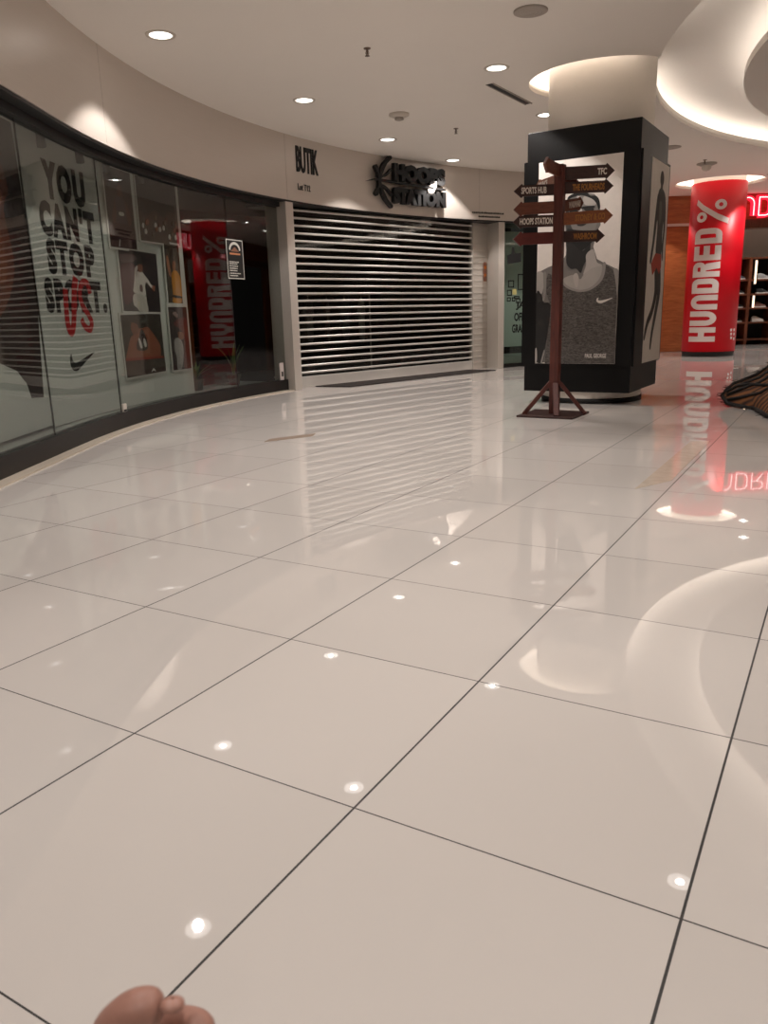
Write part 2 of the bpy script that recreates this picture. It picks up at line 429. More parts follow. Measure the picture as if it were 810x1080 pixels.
# the panes
joints = [-14, -4.4, -0.42, 0.905, 3.30, 4.30]
for i in range(len(joints) - 1):
    mb = MB(); strip(mb, joints[i] + 0.004, joints[i + 1] - 0.004, 0.12, 2.27, 0.15, 0.162, 'glass', smooth=False)
    structure(mb.obj('window_%d' % (i + 1)))
mb = MB()
for s in joints[1:-1]: strip(mb, s - 0.004, s + 0.004, 0.13, 2.235, 0.151, 0.161, 'ink', 1)
structure(mb.obj('trim_8'))
# shop interior behind the window and shutter
mb = MB()
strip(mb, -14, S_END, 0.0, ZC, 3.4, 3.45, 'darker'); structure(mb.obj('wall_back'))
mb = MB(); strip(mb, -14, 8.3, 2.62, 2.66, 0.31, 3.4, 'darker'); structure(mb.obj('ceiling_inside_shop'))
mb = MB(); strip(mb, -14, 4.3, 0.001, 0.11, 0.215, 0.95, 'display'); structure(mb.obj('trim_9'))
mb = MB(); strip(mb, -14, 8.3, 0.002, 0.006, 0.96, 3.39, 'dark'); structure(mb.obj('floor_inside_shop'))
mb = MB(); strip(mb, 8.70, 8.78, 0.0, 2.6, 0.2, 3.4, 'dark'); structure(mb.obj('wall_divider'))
mb = MB(); strip(mb, 4.31, 4.46, 0.0, 2.30, 0.02, 0.34, 'steel', 2); structure(mb.obj('trim_10'))
mb = MB(); strip(mb, 8.60, 8.72, 0.0, 2.30, 0.02, 0.34, 'steel', 2); structure(mb.obj('trim_11'))

# far end, right and back walls of the mall
mb = MB()
mb.box((5.55, 16.68, 1.525), (2.3, 0.16, 3.05), 'oak')
mb.box((5.55, 16.585, 2.50), (2.3, 0.03, 0.05), 'trimw')
structure(mb.obj('wall_far'))
mb = MB(); mb.box((9.6, 16.68, 2.80), (5.8, 0.16, 0.50), 'oak'); structure(mb.obj('wall_header'))
mb = MB(); mb.box((14.5, 16.68, 1.525), (4.0, 0.16, 3.05), 'oak'); structure(mb.obj('wall_far_right'))
mb = MB()
p0 = wallp(S_END, 0, 0.02)
vs = [p0, Vector((4.4, 16.6, 0)), Vector((4.4, 16.6, ZC)), p0 + Vector((0, 0, ZC))]
q = Vector((-0.08, 0.05, 0)); mb.add(vs + [v + q for v in vs], [(0, 1, 2, 3), (7, 6, 5, 4), (0, 4, 5, 1), (1, 5, 6, 2), (2, 6, 7, 3), (3, 7, 4, 0)], 'white')
structure(mb.obj('wall_return'))
mb = MB(); mb.box((16.9, 5, 1.525), (0.2, 26, 3.05), 'white'); structure(mb.obj('wall_right'))
mb = MB(); mb.box((7, -8.1, 1.525), (20, 0.2, 3.05), 'white'); structure(mb.obj('wall_rear'))

# ------------------------------------------------------------ ceiling fittings
def downlight(x, y, label, power=1.0, on=True):
    t = thing('recessed_downlight', label, 'ceiling light', (x, y, ZC), 'recessed round ceiling downlights')
    m_ = MB(); m_.lathe((x, y, ZC), [(0.088, 0.02), (0.088, -0.006), (0.112, -0.008), (0.116, 0.0)], 'trimw', 28); m_.obj('trim_ring', t)
    m_ = MB(); m_.lathe((x, y, ZC), [(0.030, -0.004), (0.086, -0.004)], 'lens', 28, smooth=False); m_.obj('lens', t)
    m_ = MB(); m_.lathe((x, y, ZC), [(0.001, -0.006), (0.024, -0.006), (0.030, -0.003)], 'core', 20, smooth=False); o_ = m_.obj('bulb', t); o_['label'] = 'brighter centre of the lamp'
    ld = bpy.data.lights.new('downlight_lamp', 'SPOT'); ld.energy = SPOT_W * power; ld.color = WARM
    ld.spot_size = math.radians(104); ld.spot_blend = 0.25; ld.shadow_soft_size = 0.03
    lo = bpy.data.objects.new('downlight_lamp', ld); COL.objects.link(lo); lo.parent = t['ob']; lo.location = (0, 0, -0.03)
downlight(-1.61, 6.72, 'round ceiling downlight nearest the left display window, lighting a scallop on the fascia')
downlight(-0.69, 8.70, 'round ceiling downlight between the window fascia and the ceiling smoke detector')
downlight(1.13, 7.80, 'round ceiling downlight left of the dark slot diffuser')
downlight(0.18, 10.65, 'round ceiling downlight in front of the black shop sign, left of it')
downlight(1.14, 12.15, 'small round ceiling downlight just above the right end of the black shop sign')
downlight(1.95, 9.60, 'round ceiling downlight beside the white column above the poster pillar')
downlight(-1.33, 4.41, 'downlight mirrored brightest in the floor tile nearest the hand')
downlight(-0.33, 5.97, 'downlight mirrored in the floor beside a tile corner, centre of the picture')
downlight(2.03, 4.72, 'downlight mirrored in the floor near the bottom right corner')
downlight(6.78, 14.2, 'downlight beyond the right edge mirrored in the floor right of the red reflection')
downlight(6.30, 13.13, 'downlight nearer than its neighbour mirrored below it in the floor at the right edge')
downlight(8.6, 14.6, 'downlight in front of the shoe shop entrance')
downlight(5.3, 15.7, 'downlight added to light the wood panel wall beside the red column')  # extra lamp, added to brighten the wood wall
for x, y in ((-1.3, 1.9), (0.6, 2.9), (-0.9, -0.6), (1.6, 0.8), (0.4, -2.6), (-1.2, -4.2), (3.0, 12.4)):  # unseen lamps added for general illumination of the mall
    downlight(x, y, 'unseen downlight added behind the photographer or pillar for general light')

def fitting(name, label, cat, x, y, prof, k, extra=None, z=ZC):
    t = thing(name, label, cat, (x, y, z))
    m_ = MB(); m_.lathe((x, y, z), prof, k, 28); m_.obj('body', t)
    if extra: extra(t, x, y, z)
    return t
def smoke_extra(t, x, y, z):
    m_ = MB(); m_.lathe((x, y, z), [(0.045, -0.035), (0.05, -0.06), (0.03, -0.068), (0.001, -0.068)], 'grey', 24); m_.obj('sensor', t)
fitting('smoke_detector', 'round ceiling smoke detector in front of the black shop sign', 'smoke detector', 0.29, 9.37, [(0.11, 0.0), (0.11, -0.02), (0.075, -0.036), (0.001, -0.04)], 'trimw', smoke_extra)
def grill_extra(t, x, y, z):
    m_ = MB()
    for r in (0.03, 0.055, 0.08): m_.lathe((x, y, z), [(r, -0.012), (r + 0.006, -0.016), (r + 0.012, -0.012)], 'grey', 28)
    m_.obj('grille', t)
fitting('ceiling_speaker', 'flat round ceiling speaker at the top of the picture', 'speaker', 1.18, 6.44, [(0.125, 0.0), (0.125, -0.008), (0.11, -0.013), (0.001, -0.013)], 'grey', grill_extra)
fitting('ceiling_speaker', 'flat round ceiling plate right of the black pillar top', 'speaker', 4.1, 11.65, [(0.14, 0.0), (0.14, -0.008), (0.12, -0.013), (0.001, -0.013)], 'grey', grill_extra)
def dome_extra(t, x, y, z):
    m_ = MB(); m_.lathe((x, y, z), [(0.075, -0.03), (0.07, -0.075), (0.045, -0.105), (0.001, -0.115)], 'trimw', 24); m_.obj('dome', t)
fitting('dome_camera', 'small dome camera on the ceiling before the red column', 'security camera', 5.15, 13.0, [(0.15, 0.0), (0.15, -0.012), (0.09, -0.035), (0.001, -0.035)], 'grey', dome_extra)
fitting('dome_camera', 'small dome camera on the ceiling right of the red column top', 'security camera', 6.55, 13.1, [(0.15, 0.0), (0.15, -0.012), (0.09, -0.035), (0.001, -0.035)], 'grey', dome_extra)
def sprinkler(x, y, label, z=ZC):
    t = thing('fire_sprinkler', label, 'sprinkler', (x, y, z))
    m_ = MB(); m_.lathe((x, y, z), [(0.03, 0.0), (0.028, -0.006), (0.001, -0.007)], 'brass', 16); m_.obj('collar', t)
    m_ = MB(); m_.lathe((x, y, z), [(0.009, -0.006), (0.009, -0.03), (0.006, -0.045)], 'brass', 12)
    for a in (-1, 1): m_.tube([(x + a * 0.008, y, z - 0.02), (x + a * 0.014, y, z - 0.035), (x + a * 0.003, y, z - 0.055)], 0.003, 'brass', 6)
    m_.obj('nozzle', t)
    m_ = MB(); m_.lathe((x, y, z), [(0.001, -0.054), (0.02, -0.056), (0.02, -0.059), (0.001, -0.06)], 'brass', 16); m_.obj('deflector', t)
sprinkler(-0.03, 7.17, 'tiny fire sprinkler on the ceiling above the fascia lettering')
sprinkler(0.99, 10.15, 'tiny fire sprinkler on the ceiling right of the smoke detector')
sprinkler(5.0, 12.7, 'tiny fire sprinkler beside the dome camera before the red column')
sprinkler(3.98, 7.45, 'tiny fire sprinkler under the hanging ceiling disc')
t = thing('slot_diffuser', 'narrow dark slot air diffuser in the ceiling left of the white column', 'air vent', (1.40, 8.70, ZC))
dv = Vector((0.55, 0.83, 0)).normalized(); pv = Vector((-dv.y, dv.x, 0))
mb = MB()
for a in (-1, 1): mb.box(Vector((1.40, 8.70, ZC - 0.004)) + pv * a * 0.035, (0.95, 0.012, 0.01), 'grey', (dv, pv, Vector((0, 0, 1))))
mb.obj('frame', t)
mb = MB(); mb.box((1.40, 8.70, ZC - 0.002), (0.94, 0.06, 0.003), 'ink', (dv, pv, Vector((0, 0, 1)))); mb.obj('slot', t)

# ------------------------------------------------------------ roller shutter
A = wallp(4.47, 0, 0.10); B = wallp(8.60, 0, 0.14)
A = A + Vector((-0.13, 0.15, 0)); B = B + Vector((-0.13, 0.15, 0))
ux = (B - A).normalized(); L_ = (B - A).length; un = Vector((ux.y, -ux.x, 0))
sh = lambda u, v, w: A + ux * u + un * w + Vector((0, 0, v))
AX = (ux, un, Vector((0, 0, 1)))
t = thing('roller_shutter', 'closed roller shutter with shiny horizontal bars and see-through strips', 'roller shutter', tuple(A))
mb = MB(); pitch = 0.0935; W2 = L_ - 0.34
z = 0.19
while z < 2.3:
    prof = [(-0.010, z - 0.0135), (0.005, z - 0.0135), (0.012, z - 0.006), (0.012, z + 0.006), (0.005, z + 0.0135), (-0.010, z + 0.0135)]
    vs = [sh(0.02, v, w) for w, v in prof] + [sh(W2, v, w) for w, v in prof]
    mb.add(vs, [(i, (i + 1) % 6, 6 + (i + 1) % 6, 6 + i) for i in range(6)] + [(5, 4, 3, 2, 1, 0), (6, 7, 8, 9, 10, 11)], 'slat')
    z += pitch
mb.obj('curtain', t)
mb = MB(); mb.box(sh(W2 / 2, 1.22, -0.006), (W2 - 0.02, 0.004, 2.16), 'clear', AX); mb.obj('clear_strips', t)
mb = MB(); mb.box(sh(W2 / 2, 0.07, 0), (W2, 0.04, 0.14), 'slat', AX); mb.obj('bottom_bar', t, bevel=0.006)
mb = MB(); mb.box(sh(-0.01, 1.15, 0), (0.05, 0.08, 2.3), 'steel', AX); mb.obj('guide_rail', t, bevel=0.004)
mb = MB(); mb.box(sh(W2 + 0.20, 1.15, -0.01), (0.40, 0.08, 2.3), 'steel', AX)
z = 0.1
while z < 2.28: mb.box(sh(W2 + 0.20, z, 0.031), (0.39, 0.012, 0.02), 'steel', AX); z += pitch
mb.obj('side_channel', t, bevel=0.003)
mb = MB(); mb.box(sh(W2 + 0.3, 1.55, 0.04), (0.07, 0.015, 0.30), 'bpale', AX)
mb.box(sh(W2 + 0.3, 1.62, 0.049), (0.055, 0.004, 0.05), tone((200, 110, 40)), AX); mb.box(sh(W2 + 0.3, 1.50, 0.049), (0.055, 0.004, 0.04), tone((200, 110, 40)), AX)
o = mb.obj('warning_sticker', t); o['label'] = 'small orange and beige warning sticker'
t2 = thing('padlock', 'small padlock at the foot of the shutter, left end', 'padlock', tuple(sh(0.06, 0.05, 0.04)))
mb = MB(); mb.box(sh(0.06, 0.045, 0.05), (0.06, 0.03, 0.06), 'brass', AX); mb.obj('body', t2, bevel=0.006)
mb = MB(); mb.tube([sh(0.04, 0.075, 0.05), sh(0.04, 0.105, 0.05), sh(0.05, 0.118, 0.05), sh(0.07, 0.118, 0.05), sh(0.08, 0.105, 0.05), sh(0.08, 0.075, 0.05)], 0.005, 'steel', 8); mb.obj('shackle', t2)
# dark doormat strip along the shutter
mb = MB(); q0 = A + un * 0.10; 
mb.add([tuple(A + ux * a + un * b_ + Vector((0, 0, h))) for h in (0.0, 0.012) for a, b_ in ((0.35, 0.12), (0.55, 0.60), (3.75, 0.55), (3.60, 0.10))],
       [(3, 2, 1, 0), (4, 5, 6, 7), (0, 1, 5, 4), (1, 2, 6, 5), (2, 3, 7, 6), (3, 0, 4, 7)], 'rubber')
tag(mb.obj('doormat'), 'long dark brown mat strip on the floor along the closed shutter', 'mat')

# ------------------------------------------------------------ lettering on the fascia
mb = MB(); mb.text('BUTIK', 4.54, 2.65, 4.97, 2.95, 0, 0.012, 'ink', wfn(0.0), bold=0.02)
tag(mb.obj('shop_name_lettering'), 'tall black lettering reading BUTIK on the metal fascia', 'sign')
mb = MB(); mb.text('Lot T12', 4.55, 2.445, 4.80, 2.52, 0, 0.006, 'ink', wfn(0.0), bold=0.01)
tag(mb.obj('unit_number_lettering'), 'small black lettering reading Lot T12 on the metal fascia', 'sign')
t = thing('small_print_lettering', 'two rows of tiny illegible dark lettering on the fascia by the right jamb', 'sign', tuple(wallp(8.36, 2.38)))
for row, (z, a, b_) in enumerate(((2.40, 8.056, 8.66), (2.345, 8.18, 8.57))):
    s = a; mb = MB()
    while s < b_:
        w_ = rnd.uniform(0.015, 0.04); mb.poly([(s, z), (s + w_, z), (s + w_, z + rnd.uniform(0.022, 0.034)), (s, z + 0.022)], 0, 0.004, 'ink', wfn(0.0)); s += w_ + 0.008
    mb.obj('lettering_row', t)
t = thing('shop_sign', 'raised black shop sign reading HOOPS STATION with a ball emblem above the shutter', 'sign', tuple(wallp(6.6, 2.7)))
mb = MB(); mb.text('HOOPS', 6.42, 2.735, 7.45, 2.97, 0.03, 0.09, 'ink', wfn(0.0), bold=0.075, space=1.0)
o = mb.obj('upper_lettering', t); o['label'] = 'heavy black letters HOOPS'
mb = MB(); mb.text('STATION', 6.40, 2.435, 7.46, 2.655, 0.03, 0.09, 'ink', wfn(0.0), bold=0.075, space=1.0)
o = mb.obj('lower_lettering', t); o['label'] = 'heavy black letters STATION'
mb = MB(); mb.poly([(5.88, 2.685), (6.05, 2.71), (6.3, 2.705), (7.46, 2.675), (7.46, 2.70), (6.3, 2.735), (6.05, 2.735)], 0.03, 0.08, 'ink', wfn(0.0)); mb.obj('divider_bar', t)
mb = MB()
for sg in (1, -1):
    f_ = lambda pts: [(a, 2.71 + sg * b_) for a, b_ in pts]
    mb.ribbon(f_(smooth_curve([(6.14, 0.03), (6.18, 0.13), (6.26, 0.24), (6.38, 0.33)], closed=False)), [0.05] * 6 + [0.06] * 6 + [0.05] * 6 + [0.03], 0.03, 0.08, 'ink', wfn(0.0))
    mb.ribbon(f_(smooth_curve([(6.12, 0.04), (6.10, 0.12), (6.05, 0.19)], closed=False)), [0.03] * 6 + [0.06] * 6 + [0.03], 0.03, 0.08, 'ink', wfn(0.0))
    mb.ribbon(f_(smooth_curve([(6.14, 0.05), (6.26, 0.08), (6.38, 0.17)], closed=False)), 0.03, 0.03, 0.08, 'ink', wfn(0.0))
mb.ribbon([(6.13, 2.80), (6.13, 2.62)], 0.06, 0.03, 0.08, 'ink', wfn(0.0))
mb.obj('ball_emblem', t)
mb = MB(); mb.poly(smooth_curve([(7.10, 2.69), (7.16, 2.74), (7.26, 2.75), (7.24, 2.68), (7.18, 2.62), (7.10, 2.63)], 3), 0.091, 0.094, 'tw', wfn(0.0)); mb.poly(smooth_curve([(7.22, 2.74), (7.26, 2.80), (7.27, 2.72)], 3), 0.091, 0.094, 'tw', wfn(0.0))
mb.obj('figure_emblem', t)
for s in (6.5, 6.9, 7.3):
    for z in (2.55, 2.85): mb = MB(); mb.tube([wallp(s, z, 0.0), wallp(s, z, -0.04)], 0.012, 'grey', 8); mb.obj('standoff_pin', t)

# ------------------------------------------------------------ window display: panels, prints
DP = 0.42
def panel(name, label, s0, s1, z0, z1, cat='display panel'):
    t_ = thing(name, label, cat, tuple(wallp((s0 + s1) / 2, z0, DP)))
    m_ = MB(); strip(m_, s0, s1, z0, z1, DP, DP + 0.03, 'panel'); m_.obj('board', t_)
    return t_
wf = wfn(DP)
tp = panel('display_panel', 'white window panel with big black slogan and red painted letters', 0.215, 1.44, 0.12, 2.42)
mb = MB()
for txt, a, b_, z0, z1 in (('YOU', 0.53, 1.20, 1.885, 2.185), ("CAN'T", 0.405, 1.30, 1.595, 1.875), ('STOP', 0.45, 1.235, 1.305, 1.585), ('SPORT.', 0.335, 1.365, 1.005, 1.28)):
    mb.text(txt, a, z0, b_, z1, 0.0, 0.002, 'ink', wf, bold=0.068, space=1.25)
o = mb.obj('slogan', tp); o['label'] = "black slogan reading YOU CAN'T STOP SPORT."
mb = MB()
mb.ribbon(smooth_curve([(0.675, 1.205), (0.655, 1.05), (0.648, 0.92), (0.685, 0.85), (0.74, 0.90), (0.79, 1.05), (0.83, 1.20), (0.875, 1.30)], closed=False), [0.075] * 30 + [0.085] * 13, 0.002, 0.004, 'redink', wf)
mb.ribbon(smooth_curve([(1.09, 1.17), (1.06, 1.255), (0.98, 1.26), (0.915, 1.18), (0.93, 1.08), (1.01, 1.0), (1.06, 0.93), (1.02, 0.868), (0.94, 0.89), (0.89, 0.955)], closed=False), 0.06, 0.0022, 0.0042, 'redink', wf)
o = mb.obj('painted_letters', tp); o['label'] = 'red brush painted letters US over the slogan'
mb = MB()
mb.poly(smooth_curve([(1.05, 0.668), (0.86, 0.585), (0.73, 0.53), (0.655, 0.535), (0.615, 0.575), (0.62, 0.64), (0.65, 0.675), (0.655, 0.625), (0.70, 0.595), (0.80, 0.61)], 4), 0.0, 0.002, 'ink', wf)
mb.obj('tick_emblem', tp)

tl = panel('display_panel', 'white window panel at the left edge carrying a large dark brown photograph', -1.6, 0.205, 0.14, 2.42)
mb = MB()
mb.poly([(-1.5, 0.75), (-0.66, 0.76), (-0.53, 0.665), (-0.30, 0.60), (-0.17, 0.50), (-0.12, 0.385), (0.085, 0.372), (0.20, 1.2), (0.14, 2.34), (-1.5, 2.34)][::-1], 0.0, 0.002, tone((46, 32, 28)), wf, cuts=[((x, 0, 0), (1, 0, 0)) for x in (-0.8, -0.4, 0.0)])
mb.poly(smooth_curve([(-1.2, 0.9), (-0.5, 0.95), (-0.12, 1.3), (-0.16, 1.7), (-0.05, 1.85), (-0.10, 2.02), (-0.20, 2.12), (-0.5, 2.15), (-1.0, 1.9)], 4), 0.002, 0.0025, tone((112, 62, 44)), wf)
mb.poly(smooth_curve([(-0.35, 1.2), (-0.22, 1.35), (-0.26, 1.62), (-0.16, 1.8), (-0.25, 1.95), (-0.6, 1.8), (-0.8, 1.3)], 4), 0.0025, 0.003, tone((136, 78, 54)), wf)
o = mb.obj('photograph_print', tl); o['label'] = 'large brown toned photograph print'
tc_ = panel('display_panel', 'white window panel carrying a collage of six framed athlete photographs', 1.45, 2.82, 0.12, 2.42)

def flat_frame(s, z, d):
    """a flat patch on the curved front: its centre, its direction to the right, its direction towards the mall"""
    c = wallp(s, z, d); tg = (wallp(s + 0.01, z, d) - wallp(s - 0.01, z, d)).normalized()
    return c, tg, Vector((tg.y, -tg.x, 0))
def picture(label, s0, s1, z0, z1, bgc, layers, tilt=0.0):
    """photo print with white border standing off the collage panel"""
    cs, cz = (s0 + s1) / 2, (z0 + z1) / 2; W, H = s1 - s0, z1 - z0
    ca, sa = math.cos(tilt), math.sin(tilt)
    c0_, tg, nr = flat_frame(cs, cz, DP - 0.024)
    def fn(u, v, w):
        x, y = (u - 0.5) * W, (v - 0.5) * H
        return c0_ + tg * (x * ca - y * sa) + nr * w + Vector((0, 0, x * sa + y * ca))
    t_ = thing('athlete_photograph', label, 'photograph', tuple(fn(0.5, 0.5, 0)), 'athlete photographs on the collage panel')
    m_ = MB(); b_ = 0.02
    m_.poly([(-b_ / W * 1, -b_ / H), (1 + b_ / W, -b_ / H), (1 + b_ / W, 1 + b_ / H), (-b_ / W, 1 + b_ / H)], -0.010, 0.0, 'bordw', fn)
    m_.obj('border', t_)
    m_ = MB(); m_.poly([(0, 0), (1, 0), (1, 1), (0, 1)], 0.0, 0.001, bgc, fn)
    for i, (pts, k) in enumerate(layers): m_.poly(clip01(smooth_curve(pts, 4)), 0.001, 0.0014 + 0.0004 * i, k, fn)
    m_.obj('print', t_)
SK, SKD, SKL = tone((150, 92, 66)), tone((96, 56, 42)), tone((182, 122, 92))
picture('tall dark photograph of a player in a dark vest, top left of the collage', 1.50, 1.975, 1.60, 2.30, tone((48, 36, 34)), [
    ([(0.28, 0.56), (0.40, 0.66), (0.62, 0.66), (0.78, 0.56), (0.88, 0.36), (0.78, 0.30), (0.70, 0.44), (0.68, 0.30), (0.34, 0.30), (0.34, 0.44), (0.26, 0.30), (0.16, 0.36)], SKD),
    ([(0.36, 0.64), (0.66, 0.64), (0.70, 0.48), (0.68, 0.26), (0.34, 0.26), (0.34, 0.48)], tone((70, 62, 66))),
    ([(0.42, 0.72), (0.52, 0.86), (0.63, 0.80), (0.62, 0.70), (0.52, 0.65)], SKD),
    ([(0.42, 0.78), (0.46, 0.90), (0.58, 0.90), (0.64, 0.80), (0.56, 0.82)], 'ink'),
    ([(0.44, 0.46), (0.60, 0.46), (0.60, 0.42), (0.44, 0.42)], 'bordw'), ([(0.0, 0.0), (1.0, 0.0), (1.0, 0.26), (0.5, 0.32), (0.0, 0.26)], tone((56, 26, 28))),
    ([(0.30, 0.02), (0.34, 0.10), (0.37, 0.10), (0.33, 0.02)], 'bordw')])
picture('wide dark photograph of a crowd in a stadium, top right of the collage', 2.045, 2.77, 1.70, 2.30, tone((40, 36, 34)), [
    ([(0.0, 0.02), (1.0, 0.02), (1.0, 0.42), (0.8, 0.55), (0.6, 0.42), (0.4, 0.52), (0.2, 0.40), (0.0, 0.46)], tone((70, 56, 48)))] +
    [([(x, y), (x + 0.02, y + 0.05), (x + 0.05, y + 0.05), (x + 0.06, y), (x + 0.03, y - 0.03)], k) for x, y, k in [(rnd.uniform(0.03, 0.9), rnd.uniform(0.06, 0.42), rnd.choice([SK, 'bordw', SKD, tone((120, 100, 80)), tone((90, 84, 70))])) for _ in range(26)]])
picture('photograph of a player in a white uniform on dark red, middle left of the collage', 1.615, 2.315, 1.015, 1.59, tone((44, 32, 34)), [
    ([(0.03, 0.9), (0.39, 0.93), (0.42, 0.84), (0.08, 0.78)], tone((104, 84, 84))),
    ([(0.03, 0.72), (0.38, 0.76), (0.36, 0.3), (0.08, 0.1), (0.03, 0.3)], tone((84, 30, 36))),
    ([(0.36, 0.62), (0.44, 0.66), (0.50, 0.68), (0.56, 0.67), (0.63, 0.61), (0.705, 0.551), (0.776, 0.467), (0.877, 0.447), (0.862, 0.396), (0.769, 0.417), (0.658, 0.499), (0.608, 0.422), (0.6, 0.274), (0.303, 0.313), (0.308, 0.409), (0.34, 0.53)], tone((214, 206, 196))), ([(0.36, 0.60), (0.37, 0.70), (0.44, 0.76), (0.47, 0.73), (0.43, 0.68), (0.43, 0.60)], tone((200, 190, 180))),
    ([(0.3, 0.289), (0.598, 0.261), (0.615, 0.175), (0.633, 0.0), (0.415, 0.0), (0.346, 0.061), (0.259, 0.12)], tone((200, 194, 184))),
    ([(0.45, 0.74), (0.47, 0.80), (0.53, 0.82), (0.58, 0.78), (0.58, 0.70), (0.53, 0.655), (0.47, 0.67)], tone((132, 80, 62))), ([(0.45, 0.77), (0.47, 0.82), (0.54, 0.835), (0.59, 0.78), (0.56, 0.79), (0.50, 0.79)], 'ink'),
    ([(0.80, 0.44), (0.88, 0.45), (0.86, 0.36), (0.81, 0.38)], SK), ([(0.47, 0.44), (0.53, 0.44), (0.53, 0.34), (0.47, 0.34)], tone((120, 90, 90)))], tilt=-0.02)
picture('narrow photograph of a player in a yellow vest, middle right of the collage', 2.44, 2.715, 1.10, 1.70, tone((62, 48, 36)), [
    ([(0.089, 0.788), (0.219, 0.769), (0.33, 0.534), (0.355, 0.462), (0.213, 0.459), (0.109, 0.625)], SKL),
    ([(0.426, 0.536), (0.627, 0.565), (0.861, 0.521), (1.0, 0.372), (0.918, 0.006), (0.331, 0.01), (0.359, 0.163), (0.34, 0.413)], tone((206, 136, 42))),
    ([(0.475, 0.694), (0.629, 0.73), (0.709, 0.677), (0.631, 0.577), (0.47, 0.586)], SK), ([(0.36, 0.14), (0.94, 0.12), (0.94, 0.09), (0.36, 0.10)], 'ink')], tilt=-0.02)
picture('photograph of a seated orange-lit player with head bowed, bottom left of the collage', 1.54, 2.30, 0.40, 0.99, tone((58, 50, 42)), [
    ([(0.228, 0.84), (0.286, 0.899), (0.383, 0.867), (0.457, 0.774), (0.622, 0.788), (0.722, 0.702), (0.857, 0.55), (0.919, 0.42), (0.851, 0.245), (0.548, 0.291), (0.499, 0.21), (0.413, 0.229), (0.44, 0.298), (0.07, 0.278), (0.03, 0.326), (0.098, 0.479), (0.183, 0.635), (0.255, 0.68), (0.215, 0.749)], tone((156, 92, 66))),
    ([(0.432, 0.726), (0.489, 0.751), (0.547, 0.654), (0.584, 0.532), (0.548, 0.412), (0.319, 0.423), (0.319, 0.54), (0.38, 0.609)], tone((66, 48, 48))),
    ([(0.22, 0.80), (0.24, 0.87), (0.31, 0.90), (0.39, 0.87), (0.42, 0.79), (0.37, 0.70), (0.29, 0.67), (0.23, 0.72)], tone((140, 84, 62))), ([(0.25, 0.885), (0.33, 0.92), (0.42, 0.87), (0.45, 0.79), (0.41, 0.77), (0.37, 0.84), (0.30, 0.865)], tone((60, 38, 30))),
    ([(0.02, 0.26), (0.928, 0.22), (0.98, 0.013), (0.017, 0.011)], tone((66, 46, 38))), ([(0.36, 0.60), (0.40, 0.60), (0.44, 0.46), (0.39, 0.46)], 'bordw'), ([(0.48, 0.58), (0.52, 0.60), (0.55, 0.48), (0.50, 0.46)], 'bordw'),
    ([(0.06, 0.31), (0.92, 0.27), (0.92, 0.24), (0.06, 0.27)], tone((150, 50, 34))), ([(0.60, 0.02), (0.665, 0.085), (0.72, 0.02), (0.66, 0.05)], 'bordw')], tilt=0.015)
picture('narrow photograph of a player in white on dark red, bottom right of the collage', 2.415, 2.77, 0.40, 1.06, tone((52, 30, 34)), [
    ([(0.201, 0.744), (0.912, 0.829), (0.99, 0.54), (1.0, 0.024), (0.603, 0.021), (0.698, 0.355), (0.618, 0.62)], tone((106, 36, 38))),
    ([(0.201, 0.489), (0.432, 0.506), (0.602, 0.43), (0.625, 0.237), (0.442, 0.005), (0.215, 0.017), (0.232, 0.206), (0.154, 0.327)], tone((170, 164, 160))),
    ([(0.395, 0.589), (0.576, 0.609), (0.717, 0.558), (0.658, 0.488), (0.466, 0.493)], SK), ([(0.211, 0.904), (0.365, 0.926), (0.478, 0.88), (0.45, 0.833), (0.322, 0.858)], tone((170, 140, 130)))])

# window spot heads
def spot_head(s, label):
    p = wallp(s, 2.34, 0.30); 
    t_ = thing('window_spotlight', label, 'spotlight', tuple(p), 'spotlight heads at the top of the display window')
    m_ = MB(); m_.tube([wallp(s, 2.62, 0.32), wallp(s, 2.30, 0.32)], 0.008, 'blackframe', 8); m_.obj('stem', t_)
    m_ = MB(); a = wallp(s + 0.04, 2.23, 0.33); b_ = wallp(s - 0.02, 2.33, 0.31)
    m_.tube([b_, b_ * 0.7 + a * 0.3, a], [0.022, 0.030, 0.036], 'blackframe', 14); m_.obj('head', t_)
for s, lb in ((0.36, 'black spotlight head inside the window at the left edge of the slogan panel'), (0.98, 'black spotlight head inside the window above the slogan word YOU'), (1.42, 'black spotlight head inside the window above the gap between slogan and collage'), (2.02, 'black spotlight head inside the window above the crowd photograph')):
    spot_head(s, lb)

# glass fittings and the notice on the glass
def patch(s, label):
    t_ = thing('glass_clamp', label, 'clamp', tuple(wallp(s, 0.13, 0.14)))
    m_ = MB(); strip(m_, s - 0.035, s + 0.035, 0.13, 0.215, 0.135, 0.15, 'steel', 2); m_.obj('plate', t_)
    m_ = MB(); strip(m_, s - 0.02, s + 0.02, 0.15, 0.165, 0.130, 0.135, 'ink', 1); m_.obj('screw', t_)
patch(0.94, 'small steel clamp at the foot of the glass joint under the tick emblem')
t = thing('glass_lock', 'upright steel lock plate low on the glass beside the steel jamb', 'lock', tuple(wallp(4.20, 0.16, 0.14)))
mb = MB(); strip(mb, 4.165, 4.235, 0.14, 0.36, 0.135, 0.15, 'letterw', 2); mb.obj('plate', t)
mb = MB(); strip(mb, 4.185, 4.215, 0.19, 0.25, 0.130, 0.135, 'ink', 1); mb.obj('keyhole', t)
nc, ntg, nnr = flat_frame(3.41, 0.0, 0.1475)
gf = lambda u, v, w: nc + ntg * (u - 3.41) + nnr * w + Vector((0, 0, v))
t = thing('glass_notice', 'small black rectangular notice with white outline stuck on the window glass', 'notice', tuple(wallp(3.41, 1.58, 0.149)))
